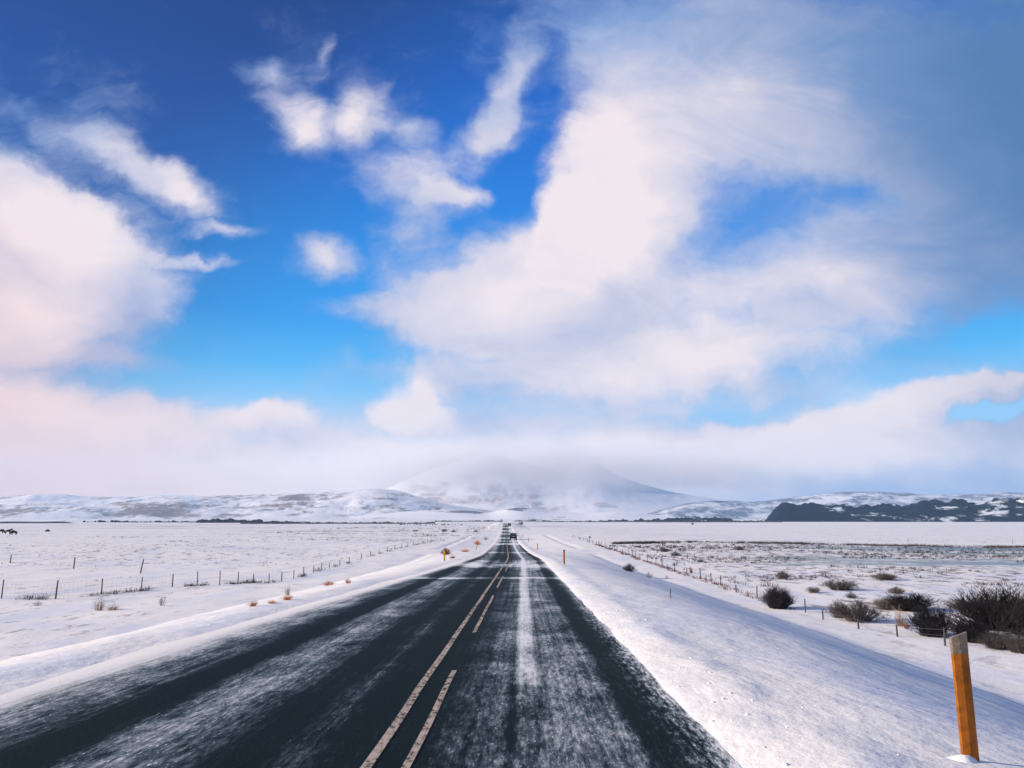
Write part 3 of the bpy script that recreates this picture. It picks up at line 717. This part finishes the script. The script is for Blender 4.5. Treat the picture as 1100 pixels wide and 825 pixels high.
plant('low', 726, 597, 14, 5, 'dark low scrub a little nearer than its twin beyond the fence')
plant('low', 753, 604, 10, 4, 'lone small dark scrub right of the fence')
plant('grey', 795, 591, 14, 5, 'small brown scrub in the marsh under the dark bank')
plant('grey', 676, 614, 17, 9, 'round grey-brown bush on the roadside bank by the far marker posts')
plant('sparse', 698, 621, 14, 7, 'frosted pale low bush beside the round grey-brown one', rz=1)
plant('sparse', 717, 621.5, 6, 3.5, 'tiny frosted sprig beside the pale low bush', rz=1)
plant('red', 743, 616, 5, 8, 'rusty brown tuft standing in the fence line')
plant('tan', 970, 673, 18, 22, 'tall tan grass clump between dark bushes', 'grass tuft')
plant('tan', 914, 668, 16, 5, 'flat tan grass under the open willow bush', 'grass tuft')
plant('red', 976, 676, 9, 7, 'rust-brown grass at the foot of the tall tan clump', 'grass tuft')
plant('tan', 104, 656, 16, 16, 'tan dry grass tuft below the second fence post', 'grass tuft')
plant('tan', 119, 656, 18, 8, 'shorter tan grass tuft beside the taller one at the meadow fence', 'grass tuft')
plant('sparse', 38, 651, 16, 5, 'small frosted sprigs poking from the snow near the meadow fence')
plant('sparse', 172, 651, 12, 12, 'faint thin weed stems alone on the snowy bank')
plant('orange', 269, 652, 14, 7, 'thin orange-brown grass at the top of the roadside bank', 'grass tuft')
plant('tan', 307, 640, 8, 13, 'slender pale grass stems above an orange clump', 'grass tuft')
plant('orange', 306, 645, 16, 6, 'bright orange flat grass clump on the roadside bank', 'grass tuft')
plant('orange', 290, 649, 12, 4, 'sparse orange grass next to the bright flat clump', 'grass tuft')
plant('orange', 373, 627, 8, 6, 'compact orange grass tuft close to the road edge', 'grass tuft')
plant('orange', 352, 629, 16, 5, 'pale orange grass streak beside the compact tuft', 'grass tuft')
plant('red', 479, 596, 15, 9, 'red-brown heather bush behind the bright yellow marker post', 'heather')
plant('orange', 486, 600, 8, 4, 'small orange grass clump at the foot of the red-brown heather', 'grass tuft')
plant('orange', 499, 593, 12, 4, 'orange grass streak between the two yellow marker posts', 'grass tuft')
plant('orange', 513, 585, 9, 6, 'orange-yellow tuft behind the leaning far marker post', 'grass tuft')
plant('tan', 522, 580, 8, 4, 'brownish tuft on the verge beyond the leaning marker post', 'grass tuft')
plant('low', 477, 571, 8, 3, 'dark flat clump in the meadow beyond the end of the fence')
plant('low', 487, 571.5, 6, 2.5, 'smaller dark flat clump in the meadow beside its twin')
plant('low', 511, 571.5, 6, 2.5, 'dark flat clump in the meadow close to the far road')
plant('low', 446, 571, 9, 2, 'thin dark clump in the meadow above the last fence posts')

def scatter(name, label, mt, pts, hmin, hmax, stems, thick, wfac=1.0, seed=3):
    rnd = random.Random(seed); mb = MB()
    for (x, y, z) in pts:
        h0 = rnd.uniform(hmin, hmax)
        for k in range(stems):
            an = rnd.random() * 6.28; r = rnd.random() * h0 * wfac
            p = Vector((x + math.cos(an) * r * .8, y + math.sin(an) * r * .8, z - 0.04))
            q = p + Vector((math.cos(an) * r * .7, math.sin(an) * r * .7, h0 * rnd.uniform(.45, 1)))
            t = thick * (0.6 + y / 150.0)
            s = Vector((t, 0, 0)); 
            mb.face([p - s, p + s, q + s * .4, q - s * .4]); 
            s = Vector((0, t, 0)); mb.face([p - s, p + s, q + s * .4, q - s * .4])
    o = mb.build(name, mt); tag(o, label, 'scrub', kind='stuff'); return o
rs = np.random.RandomState(9)
# marsh scrub on the right, denser in patches
def pick(n, x0, x1, y0, y1, thr, sc=14, seed=77, xdep=None):
    out = []
    while len(out) < n:
        X = rs.uniform(x0, x1, 4000); Y = rs.uniform(y0, y1, 4000)
        q = fbm(X / sc, Y / (sc * .45), 4, seed)
        ok = (q > thr) & (X > (17.5 if x0 > 0 else -1e9)) & (np.abs(X) < Y * 0.95)
        X = X[ok]; Y = Y[ok]; Z = ground(X, Y)
        out += list(zip(X.tolist(), Y.tolist(), Z.tolist()))
    return out[:n]
scatter('marsh_scrub', 'scattered dark scrub and stubble poking through the snow of the marsh', M_TWIG2, pick(2600, 18, 150, 60, 158, 0.02), .10, .42, 9, .018)
band = []
for i in range(3600):
    px = rs.uniform(690, 1230) if i > 700 else rs.uniform(655, 700)
    x = (px - 550) / F * 160; q = fbm(np.array([x / 6]), np.array([3.0]), 3, 19)[0]
    if q < -0.25 and rs.rand() < .8: continue
    x = (px - 550) / F / math.cos(PITCH) * 158 * 1.0
    y = 158 - 0.10 * x + rs.normal(0, 1.6) + 2 * q
    x = (px - 550) / F / .984 * y
    band.append((x, y, gz(x, y)))
scatter('marsh_scrub', 'dark band of low scrub along the far bank of the marsh', M_TWIG2, band, .12, .6, 4, .016, 1.6)
scatter('meadow_stubble', 'thin grass stubble scattered over the snowy meadow', M_TWIG2, pick(2200, -260, -22, 62, 260, 0.08, 22, 55), .05, .2, 6, .018, 1.8)
scatter('meadow_stubble', 'dark scrub clumps scattered over the far meadow near the road', M_TWIG2, pick(420, -90, -8, 170, 460, 0.15, 22, 58), .15, .5, 8, .02, 3.2)
fl = []
for i in range(360):      # weeds along the foot of both fences
    y = rs.uniform(45, 150); x = 16.6 + rs.normal(0, .25); fl.append((x, y, gz(x, y)))
scatter('fence_weeds', 'brown weeds growing along the roadside wire fence in the snow', M_RED, fl, .08, .34, 7, .014)

# distant willow belts
def belt(name, label, spans, mt, seed):
    rnd = random.Random(seed); mb = MB()
    for (px0, px1, d, h, n) in spans:
        for i in range(n):
            px = px0 + (px1 - px0) * (i + rnd.random()) / n
            dd = d * rnd.uniform(.97, 1.03); x = (px - 550) / F / .984 * dd; z = gz(x, dd)
            hh = h * rnd.uniform(.45, 1.0) * (0.55 + 0.45 * abs(math.sin(px * .21 + 1) * math.sin(px * .057)))
            w = hh * rnd.uniform(.5, 1.1)
            k = len(mb.v); m = 7
            mb.v.append((x, dd, z + hh))
            for j in range(m):
                an = 6.283 * j / m; rr = w * rnd.uniform(.6, 1)
                mb.v.append((x + math.cos(an) * rr, dd + math.sin(an) * rr, z + hh * rnd.uniform(.35, .75)))
            for j in range(m):
                an = 6.283 * j / m; mb.v.append((x + math.cos(an) * w * .7, dd + math.sin(an) * w * .7, z - .4))
            for j in range(m):
                j2 = (j + 1) % m
                mb.f.append((k, k + 1 + j, k + 1 + j2)); mb.f.append((k + 1 + j, k + 1 + m + j, k + 1 + m + j2, k + 1 + j2)); mb.mi += [0, 0]
    tag(mb.build(name, mt), label, 'scrub', kind='stuff')
belt('treeline', 'distant dark belt of low trees across the snowy plain under the hills', [(140, 260, 1050, 3.4, 120), (222, 288, 1000, 6.5, 130), (105, 150, 1080, 4.2, 22), (258, 340, 1000, 3.0, 120)], M_TWIG, 5)
belt('treeline', 'thin dark line of scrub on the plain left of the far road', [(268, 470, 820, 2.6, 420), (300, 440, 790, 1.6, 90)], M_TWIG2, 6)
belt('treeline', 'far dark strips of scrub beyond the end of the road', [(470, 540, 1250, 3.2, 110), (552, 700, 1300, 3.4, 240), (690, 830, 1250, 4.5, 170), (430, 500, 620, 1.4, 30)], M_TWIG2, 7)

# ------------------------------------------------------------------ fences
def fence(name, label, posts, wires, heights, lean=None, net=False, pr=0.045, rail_h=None):
    x0, y0, z0 = posts[len(posts) // 2][:3]
    root = empty(name, (x0, y0, z0)); tag(root, label, 'fence')
    rel = [(x - x0, y - y0, z - z0) for x, y, z in posts]
    tops = []
    for i, (x, y, z) in enumerate(rel):
        h = heights[i]; lx = random.uniform(-.05, .05) * h; ly = random.uniform(-.04, .04) * h
        if lean: lx += lean[i] * h
        r = pr * random.uniform(.85, 1.15)
        mb = MB(); mb.tube([(x, y, z - .3), (x + lx * .5, y + ly * .5, z + h * .5), (x + lx, y + ly, z + h)], [r, r * .95, r * .85], 6)
        mb.build('post', M_POST, root); tops.append((x, y, z, lx, ly, h))
    for w in wires:
        mb = MB(); pts = []
        for i, (x, y, z, lx, ly, h) in enumerate(tops):
            pts.append((x + lx * w, y + ly * w - .05, z + h * w))
            if i < len(tops) - 1:
                a = tops[i + 1]; pts.append(((x + lx * w + a[0] + a[3] * w) / 2, (y + a[1]) / 2 - .05, (z + h * w + a[2] + a[5] * w) / 2 - .03))
        mb.tube(pts, 0.003, 3, cap=False); mb.build('wire', M_WIRE, root)
    if net:
        for i in range(net):
            mb = MB()
            a, b = tops[i], tops[i + 1]; n = int(math.hypot(a[0] - b[0], a[1] - b[1]) / .3)
            for k in range(1, n):
                t = k / n; x = a[0] + (b[0] - a[0]) * t; y = a[1] + (b[1] - a[1]) * t - .05; z = a[2] + (b[2] - a[2]) * t; h = (a[5] + (b[5] - a[5]) * t) * .9
                mb.tube([(x, y, z), (x, y, z + h)], 0.004, 3, cap=False)
            for w in (.12, .42, .64, .86): mb.tube([(a[0] + a[3] * w, a[1] - .05, a[2] + a[5] * w), (b[0] + b[3] * w, b[1] - .05, b[2] + b[5] * w)], 0.004, 3, cap=False)
            mb.build('netting', M_WIRE, root)
    return root
def along_fence(pts, i0, i1, n, sd):
    r = random.Random(sd); out = []
    for _ in range(n):
        i = r.randrange(i0, i1); t = r.random(); a, b = pts[i], pts[i + 1]
        x = a[0] + (b[0] - a[0]) * t + r.gauss(0, .2); y = a[1] + (b[1] - a[1]) * t + r.gauss(0, .3)
        if math.sin(x * 1.7) + math.sin(y * .9 + 1) > -.6: out.append((x, y, gz(x, y)))
    return out
lp = [(-60, 644, 20), (1.5, 643, 19), (59.5, 643.6, 19), (109, 638.5, 16), (151.5, 635, 14.5), (185, 630.5, 13), (212, 629, 14.5), (236, 628.5, 14.5), (255.5, 627, 12), (272, 626, 9), (289, 626.5, 10), (302.5, 624.5, 9.5),
      (315.5, 622, 9), (326, 619, 9), (337, 615.6, 8), (345.5, 612, 7.5), (354, 611, 7), (365, 608, 6.5), (375, 605, 6.5), (388, 600.5, 6), (398, 598, 5.5), (407, 595, 5.3), (416, 592.5, 5), (424, 590, 4.7), (431.5, 588.2, 4.5), (438, 587, 4.3), (444, 586, 4.2), (449, 585, 4), (454, 584, 4), (459, 583, 4.2), (463, 582, 5)]
ps, hs = [], []
for px, py, h in lp:
    x, y, z = hit(px, py); ps.append((x, y, z)); hs.append(min(1.25, max(.7, h * y / F)))
fence('wire_fence', 'long wire netting fence running along the foot of the bank beside the meadow', ps, (.97, .75, .52, .30), hs, net=5)
scatter('fence_weeds', 'dark weeds caught along the foot of the meadow fence', M_TWIG2, along_fence(ps, 1, 9, 260, 4) + along_fence(ps, 9, len(ps) - 1, 240, 5), .10, .42, 7, .012)
print('left fence', [(round(p[0], 1), round(p[1], 1)) for p in ps[::4]])
ps, hs = [], []
for px, py, h in [(-70, 603, 7), (11, 605, 8.5), (79, 611, 11.5), (150.5, 616, 14.5)]:
    x, y, z = hit(px, py); ps.append((x, y, z)); hs.append(min(1.35, max(.8, h * y / F)))
fence('wire_fence', 'short row of leaning wooden posts out on the meadow behind the long fence', ps, (.9,), hs, lean=[.06, .06, .08, .12], pr=.06)
ps, hs = [], []
y = 36.0; ypts = [33, 35.5, 38, 41.5, 44.5, 48, 52.5, 56.5, 61, 65, 69]
while ypts[-1] < 205: ypts.append(ypts[-1] + 4.2)
for i, y in enumerate(ypts):
    x = 16.7 + 0.25 * math.sin(y * .3) + (2.0 * (40 - y) / 8 if y < 40 else 0); ps.append((x, y, gz(x, y))); hs.append(random.uniform(.5, .8) if 40 < y < 60 else random.uniform(.45, .95))
fence('wire_fence', 'half buried wire fence between the roadside bank and the marsh', ps, (.9, .55), hs, pr=.04)

# ------------------------------------------------------------------ marker posts
def marker_proto():
    root = empty('marker_post', (0, 0, 0))
    h = 1.16; w = 0.150; d = 0.03
    mb = MB()
    # shallow V of bent plastic, top cut on a slant
    prof = [(-w / 2, 0.0), (-w / 2 + .012, -d * .35), (0, -d * .62), (w / 2 - .012, -d * .35), (w / 2, 0.0), (w / 2, d * .5), (w / 2 - .01, d * .62), (0, d * .25), (-w / 2 + .01, d * .62), (-w / 2, d * .5)]
    def ring(mb, z0l, z0r, z1l, z1r, g=0.0):
        k = len(mb.v); n = len(prof)
        for x, y in prof: mb.v.append((x * (1 + g), y * (1 + g), z0l + (z0r - z0l) * (x / w + .5)))
        for x, y in prof: mb.v.append((x * (1 + g), y * (1 + g), z1l + (z1r - z1l) * (x / w + .5)))
        for i in range(n):
            j = (i + 1) % n; mb.f.append((k + i, k + j, k + n + j, k + n + i)); mb.mi.append(0)
        mb.f.append(tuple(k + n + i for i in range(n))); mb.mi.append(0)
        mb.f.append(tuple(k + i for i in range(n))[::-1]); mb.mi.append(0)
    ring(mb, -.4, -.4, h - .205, h - .185)
    mb.build('post', M_YEL_SHADE, root)
    mb = MB(); ring(mb, h - .205, h - .185, h - .055, h, .02)
    mb.build('reflector', M_REF, root)
    # snow blown against the foot
    mb = MB(); n = 14
    for k in range(3):
        pass
    rings = [(0.26, -.06), (.18, -.01), (.12, .02), (.085, .045), (.03, .07)]
    kk = len(mb.v)
    for (r, z) in rings:
        for j in range(n):
            an = 2 * math.pi * j / n; q = 1 + .22 * math.sin(an * 3 + z * 20)
            mb.v.append((math.cos(an) * r * q * (1.5 if math.cos(an) < 0 else .8) - .05, math.sin(an) * r * q * .7 - .02, z))
    for i in range(len(rings) - 1):
        for j in range(n): mb.f.append((kk + i * n + j, kk + i * n + (j + 1) % n, kk + (i + 1) * n + (j + 1) % n, kk + (i + 1) * n + j)); mb.mi.append(0)
    mb.f.append(tuple(kk + (len(rings) - 1) * n + j for j in range(n))); mb.mi.append(0)
    mb.build('snow_collar', M_CLOD, root, smooth=True)
    return root
mp = marker_proto()
first = True
for (px, py, ht, rz, lean, lab) in [
    (1043, 818, 1.0, -8, 0, 'large close shade-darkened orange marker post with grey reflector and slanted top on the snowbank'),
    (606, 606, .95, 4, 0, 'first orange marker post after the large close one, alone on the snow beside the road'),
    (577.5, 591, .95, 2, 0, 'second small orange marker post past the large one, on the same verge'),
    (567.5, 582.5, .9, 0, 1, 'third tiny marker post along the verge, on the side of the marsh fence'),
    (561.7, 577.5, .9, 0, 0, 'faintest farthest marker post on the verge next to the dark car'),
    (477.3, 602.5, .95, 3, 0, 'bright yellow marker post in front of the red-brown heather'),
    (511.3, 590.4, .85, 0, 16, 'yellow marker post leaning over beside orange grass')]:
    r = mp if first else copy_tree(mp); first = False
    x, y, z = hit(px, py)
    r.location = (x, y, z - (.02)); r.rotation_euler = (0, R(lean), R(rz)); r.scale = (1, 1, ht)
    tag(r, lab, 'marker post', 'road marker posts along the verges')
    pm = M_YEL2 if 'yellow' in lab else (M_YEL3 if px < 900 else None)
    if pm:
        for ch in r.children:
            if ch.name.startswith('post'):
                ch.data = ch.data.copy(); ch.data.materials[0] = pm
    print('marker', round(x, 2), round(y, 2), round(z, 2))

# ------------------------------------------------------------------ vehicles
def wheel(root, x, y, r=.36, w=.24):
    mb = MB(); n = 24
    mb.tube([(x - w / 2, y, r), (x - w / 2 + .03, y, r), (x + w / 2 - .03, y, r), (x + w / 2, y, r)], [r * .93, r, r, r * .93], n)
    t = mb.build('wheel', M_TYRE, root, smooth=False)
    mb = MB(); s = 1 if x > 0 else -1
    mb.tube([(x + s * (w / 2 - .01), y, r), (x + s * (w / 2 + .012), y, r)], [r * .62, r * .55], 16); mb.build('rim', M_RIM, t)
def suv():
    root = empty('car', (0, 0, 0))
    W2 = .93
    mb = MB()    # lower body: outline in (y, z); the tail is towards -y
    mb.prism([(-2.25, .42), (-2.32, .62), (-2.28, 1.02), (-2.20, 1.08), (1.10, 1.08), (2.05, .98), (2.30, .80), (2.30, .40), (1.9, .30), (-1.9, .30)], -W2, W2)
    mb.build('body', M_PAINT, root, bevel=.06)
    mb = MB()
    pr = [(-2.18, 1.07), (-1.95, 1.62), (-1.75, 1.68), (.10, 1.68), (.35, 1.62), (1.15, 1.07)]
    k = len(mb.v); n = len(pr)
    for s in (-1, 1):
        for (y, z) in pr: mb.v.append((s * (W2 - .04 - (z - 1.07) * .26), y, z))
    mb.f += [tuple(range(n))[::-1], tuple(n + i for i in range(n))] + [(i, (i + 1) % n, n + (i + 1) % n, n + i) for i in range(n)]
    mb.mi += [0] * (n + 2)
    mb.build('cabin', M_PAINT, root, bevel=.04)
    def pane(pts, nm): mb = MB(); mb.face(pts); mb.build(nm, M_GLASS, root)
    pane([(-.70, -2.165, 1.14), (.70, -2.165, 1.14), (.62, -1.985, 1.57), (-.62, -1.985, 1.57)], 'rear_window')
    pane([(.74, 1.085, 1.13), (-.74, 1.085, 1.13), (-.64, .45, 1.57), (.64, .45, 1.57)], 'windscreen')
    for s in (-1, 1):
        for (a, b) in ((-1.75, -.75), (-.65, .30)):
            pane([(s * .885, a, 1.14), (s * .885, b + .3 * (b > 0), 1.14), (s * .785, b, 1.54), (s * .785, a + .08, 1.54)], 'side_window')
        mb = MB(); mb.box((s * .80, -2.30, .98), (.20, .07, .26)); mb.build('tail_light', M_LAMP, root)
        mb = MB(); mb.box((s * .68, 2.27, .80), (.34, .07, .15)); mb.build('headlight', M_CLEAR, root)
        mb = MB(); mb.box((s * 1.02, .80, 1.12), (.20, .10, .14)); mb.build('wing_mirror', M_PAINT, root, bevel=.02)
        for y in (-1.42, 1.42): wheel(root, s * .80, y)
    mb = MB(); mb.box((0, -2.34, .55), (1.74, .14, .22)); mb.build('rear_bumper', M_TYRE, root, bevel=.03)
    mb = MB(); mb.box((0, 2.32, .50), (1.74, .12, .24)); mb.build('front_bumper', M_TYRE, root, bevel=.03)
    mb = MB(); mb.box((0, -2.345, .84), (.54, .02, .13)); mb.build('number_plate', M_PLATE, root)
    for s in (-1, 1):
        mb = MB(); mb.tube([(s * .62, -1.7, 1.74), (s * .62, 0, 1.74)], .02, 6); mb.build('roof_rail', M_TYRE, root)
    return root
car = suv()
cy = 196; cx_ = (550.3 - 550) / F * cy
car.location = (float(road_c(cy)) + 1.55, cy, float(road_z(cy)) + .012); car.rotation_euler = (0, 0, R(.5))
tag(car, 'dark off-road car with red tail lights driving away ahead on the snowy road', 'car')
car_far = copy_tree(car)
cy = 405
car_far.location = (float(road_c(cy)) + 1.6, cy, float(road_z(cy)) + .012)
tag(car_far, 'tiny dark car much farther along the same road', 'car')
# van on the side track
van = empty('van', (0, 0, 0))
mb = MB(); mb.prism([(-2.5, .35), (-2.55, 1.1), (-2.45, 2.1), (-2.3, 2.2), (1.3, 2.2), (1.75, 1.9), (2.1, 1.25), (2.6, 1.0), (2.65, .4), (2.3, .32)], -.95, .95); mb.build('body', M_SHED, van, bevel=.06)
mb = MB(); mb.box((0, -.5, 2.24), (1.8, 3.4, .09)); mb.build('snow_cover', M_CLOD, van, bevel=.03)
for s in (-1, 1):
    for y in (-1.6, 1.7): wheel(van, s * .84, y)
    mb = MB(); mb.box((s * .84, -2.53, 1.2), (.14, .05, .5)); mb.build('tail_light', M_LAMP, van)
    mb = MB(); mb.face([(s * .962, .4, 1.35), (s * .962, 1.75, 1.35), (s * .962, 1.5, 1.85), (s * .962, .4, 1.85)]); mb.build('side_window', M_GLASS, van)
for s in (-1, 1):
    mb = MB(); mb.box((s * .42, -2.53, 1.62), (.68, .05, .6)); mb.build('rear_window', M_GLASS, van)
mb = MB(); mb.face([(-.8, 1.80, 1.88), (.8, 1.80, 1.88), (.85, 2.09, 1.30), (-.85, 2.09, 1.30)]); mb.build('windscreen', M_GLASS, van)
x, y, z = hit(558.7, 563.0)
y = 600; x = 8.9 / F * y; van.location = (x, y, gz(x, y)); van.rotation_euler = (0, 0, R(25))
tag(van, 'tiny slate-blue van with snow on its roof standing off the far road', 'van')
print('van', x, y)

# ------------------------------------------------------------------ horses grazing at the left
def horse(graze=True, seed=1):
    root = empty('horse', (0, 0, 0))
    V = []; E = []; Rr = []
    def add(p, r, par=None):
        V.append(p); Rr.append(r)
        if par is not None: E.append((par, len(V) - 1))
        return len(V) - 1
    rump = add((-.62, 0, 1.08), (.24, .27)); barrel = add((-.20, 0, 1.02), (.27, .31), rump); chest = add((.34, 0, 1.04), (.23, .30), barrel); sho = add((.56, 0, 1.10), (.17, .24), chest)
    if graze: pts = [(.80, 0, .92, .13, .17), (1.00, 0, .62, .10, .13), (1.10, 0, .40, .10, .12), (1.16, 0, .20, .07, .085), (1.20, 0, .06, .055, .06)]
    else: pts = [(.76, 0, 1.30, .12, .17), (.95, 0, 1.52, .10, .13), (1.10, 0, 1.52, .10, .11), (1.30, 0, 1.36, .07, .08), (1.40, 0, 1.28, .055, .06)]
    p = sho
    for (x, y, z, a, b) in pts: p = add((x, y, z), (a, b), p)
    for s in (-1, 1):
        q = add((.46, s * .14, .82), (.11, .13), chest); q = add((.47, s * .15, .52), (.058, .065), q); q = add((.47, s * .15, .28), (.04, .045), q); q = add((.49, s * .15, .05), (.055, .055), q)
        q = add((-.66, s * .15, .82), (.14, .17), rump); q = add((-.60, s * .15, .66), (.10, .11), q); q = add((-.76, s * .15, .46), (.055, .06), q); q = add((-.72, s * .15, .22), (.04, .045), q); q = add((-.68, s * .15, .05), (.055, .055), q)
    me = bpy.data.meshes.new('body'); me.from_pydata(V, E, []); me.materials.append(M_HORSE)
    o = bpy.data.objects.new('body', me); COL.objects.link(o); o.parent = root
    sk = o.modifiers.new('skin', 'SKIN'); sk.use_smooth_shade = True
    for i, r in enumerate(Rr): me.skin_vertices[0].data[i].radius = (r[0] * (1.55 if i < 4 else 1.7), r[1] * (1.5 if i < 4 else 1.7))
    me.skin_vertices[0].data[0].use_root = True
    ssf = o.modifiers.new('sub', 'SUBSURF'); ssf.levels = 1; ssf.render_levels = 1
    mb = MB(); mb.tube([(-.84, 0, 1.16), (-.98, 0, 1.02), (-1.02, 0, .72), (-1.0, 0, .38)], [.05, .075, .08, .03], 7); mb.build('tail', M_HORSE, root, smooth=True)
    mb = MB()
    a = [(.52, 0, 1.38), (.80, 0, 1.10), (1.02, 0, .76), (1.14, 0, .50)] if graze else [(.52, 0, 1.38), (.74, 0, 1.52), (.92, 0, 1.68), (1.02, 0, 1.66)]
    mb.tube(a, [.04, .075, .07, .03], 6); mb.build('mane', M_HORSE, root, smooth=True)
    for s in (-1, 1):
        mb = MB(); hx, hz = (1.10, .52) if graze else (1.03, 1.62)
        mb.tube([(hx, s * .06, hz), (hx + .02, s * .08, hz + .13)], [.035, .008], 5); mb.build('ear', M_HORSE, root)
    return root
hg = horse(True); hn = horse(False)
for src, cp, px, py, rz, lab in [(hg, 0, 14.5, 574.8, 180, 'dark horse grazing at the open end of the small herd'), (hn, 0, 8.5, 573.4, 14, 'dark horse standing in the middle of the small herd'),
                             (hg, 1, 1, 573.2, 8, 'dark horse cut by the picture edge, grazing at the other end of the herd')]:
    r = copy_tree(src) if cp else src
    x, y, z = hit(px, py); r.location = (x, y, z); r.rotation_euler = (0, 0, R(rz)); tag(r, lab, 'horse', 'dark horses out on the snowy meadow')
# a rock out on the meadow
def rock(px, py, w, h, label):
    x, y, z = hit(px, py); rnd = random.Random(4); mb = MB(); n = 12
    for i, (rr, zz) in enumerate([(1, -.2), (1.05, .25), (.8, .7), (.35, 1.0)]):
        for j in range(n): an = 6.283 * j / n; q = rr * rnd.uniform(.85, 1.1); mb.v.append((math.cos(an) * q * w / 2, math.sin(an) * q * w / 3, zz * h))
    for i in range(3):
        for j in range(n): mb.f.append((i * n + j, i * n + (j + 1) % n, (i + 1) * n + (j + 1) % n, (i + 1) * n + j)); mb.mi.append(0)
    mb.f.append(tuple(3 * n + j for j in range(n))); mb.mi.append(0)
    o = mb.build('boulder', M_ROCK, smooth=False); o.location = (x, y, z); tag(o, label, 'boulder')
rock(51, 571, 1.9, .8, 'small dark boulder alone on the snow beyond the horses')
rock(744, 563.5, 3.2, 1.6, 'dark boulder on the open white flat before the far bluff')

# little signs and stakes
def pole(name, px, py, hpx, r, label, cat, board=None):
    x, y, z = hit(px, py); h = hpx * y / F
    root = empty(name, (x, y, z)); tag(root, label, cat)
    mb = MB(); mb.tube([(0, 0, -.2), (0, 0, h)], r, 6); mb.build('pole', M_POST, root)
    if board: mb = MB(); mb.box((board[2], -.05, h - board[1] / 2), (board[0], .04, board[1])); mb.build('board', M_POST, root, bevel=.01)
    return root
pole('sign_post', 633, 583, 6.5, .04, 'small dark sign on a post where the marsh fence begins', 'sign', (.45, .3, .12))
pole('stake', 975.5, 583, 4.5, .05, 'thin dark stake on the white flat above the frozen pools', 'stake')
pole('stake', 1088, 584, 4.5, .05, 'thin dark stake on the white flat near the picture edge', 'stake')
pole('stake', 720.5, 623+20, 10, .014, 'slender bare weed stalk standing alone on the roadside snow slope', 'weed')
pole('utility_pole', 538.7, 562.0, 4.2, .12, 'lone pole beside the far end of the road', 'pole', (1.3, .16, 0))

# clods of ploughed snow along both verges
mb = MB(); rnd = random.Random(8)
ico = [(0, 0, 1), (.89, 0, .45), (.28, .85, .45), (-.72, .53, .45), (-.72, -.53, .45), (.28, -.85, .45), (.72, .53, -.45), (-.28, .85, -.45), (-.89, 0, -.45), (-.28, -.85, -.45), (.72, -.53, -.45), (0, 0, -1)]
icf = [(0, 1, 2), (0, 2, 3), (0, 3, 4), (0, 4, 5), (0, 5, 1), (1, 6, 2), (2, 7, 3), (3, 8, 4), (4, 9, 5), (5, 10, 1), (2, 6, 7), (3, 7, 8), (4, 8, 9), (5, 9, 10), (1, 10, 6), (6, 11, 7), (7, 11, 8), (8, 11, 9), (9, 11, 10), (10, 11, 6)]
for i in range(450):
    y = 2.5 + 45 * rnd.random() ** 1.8
    if rnd.random() < .55: s = float(right_e(y)) + abs(rnd.gauss(0.35, .55)) + 0
    else: s = -(float(left_e(y)) + .3 + abs(rnd.gauss(.6, .7)) + (rnd.random() < .15) * rnd.uniform(0, 5))
    x = float(road_c(y)) + s; r = .006 + .022 * rnd.random() ** 4
    z = gz(x, y); k = len(mb.v)
    for v in ico:
        q = r * rnd.uniform(.7, 1.25); mb.v.append((x + v[0] * q * 1.2, y + v[1] * q * 1.2, z + v[2] * q * .75 + r * .15))
    for f in icf: mb.f.append(tuple(k + j for j in f)); mb.mi.append(0)
tag(mb.build('snow_clods', M_CLOD, smooth=True), 'loose clods of ploughed snow along the road edges', 'snow', kind='stuff')

# ------------------------------------------------------------------ haze
mh = bpy.data.materials.new('cold_air'); mh.use_nodes = True; nt = mh.node_tree; nt.nodes.clear()
o_ = nt.nodes.new('ShaderNodeOutputMaterial'); pv = nt.nodes.new('ShaderNodeVolumePrincipled')
pv.inputs['Color'].default_value = (0.42, 0.70, 1.0, 1); pv.inputs['Density'].default_value = 0.85e-4; pv.inputs['Anisotropy'].default_value = 0.1
nt.links.new(pv.outputs[0], o_.inputs['Volume'])
mb = MB(); mb.box((0, 2300, 180), (13000, 7000, 500)); hz = mb.build('haze', mh)
tag(hz, 'thin cold haze over the snowy plain', 'haze', kind='stuff')

mc = bpy.data.materials.new('low_cloud'); mc.use_nodes = True; nt = mc.node_tree; nt.nodes.clear()
o_ = nt.nodes.new('ShaderNodeOutputMaterial'); pv = nt.nodes.new('ShaderNodeVolumePrincipled')
g = NG(nt)
tc = g.vm('DIVIDE', g.vm('SUBTRACT', g.new('ShaderNodeNewGeometry').outputs['Position'], (150, 3650, 245)), (1750, 380, 190))
r_ = g.vm('LENGTH', tc); nn, _ = g.noise(g.mapping(tc, scale=(3.6, 1.2, 0.9)), 1.3, 4, 0.6)
k_ = g.m('MULTIPLY', g.rng(g.m('ADD', r_, g.m('MULTIPLY', g.m('SUBTRACT', nn, 0.5), 0.9)), 1.0, 0.0), 6.2e-3)
g.l.new(k_, pv.inputs['Density'])
pv.inputs['Color'].default_value = (1.0, 0.985, 0.985, 1)
nt.links.new(pv.outputs[0], o_.inputs['Volume'])
bpy.ops.mesh.primitive_uv_sphere_add(segments=64, ring_count=32, location=(150, 3650, 245), scale=(1750, 380, 190))
lc = bpy.context.object; lc.name = 'cloud_bank'; lc.data.materials.append(mc)
for p_ in lc.data.polygons: p_.use_smooth = True
tag(lc, 'pale cloud bank lying over the far white mountain', 'cloud', kind='stuff')
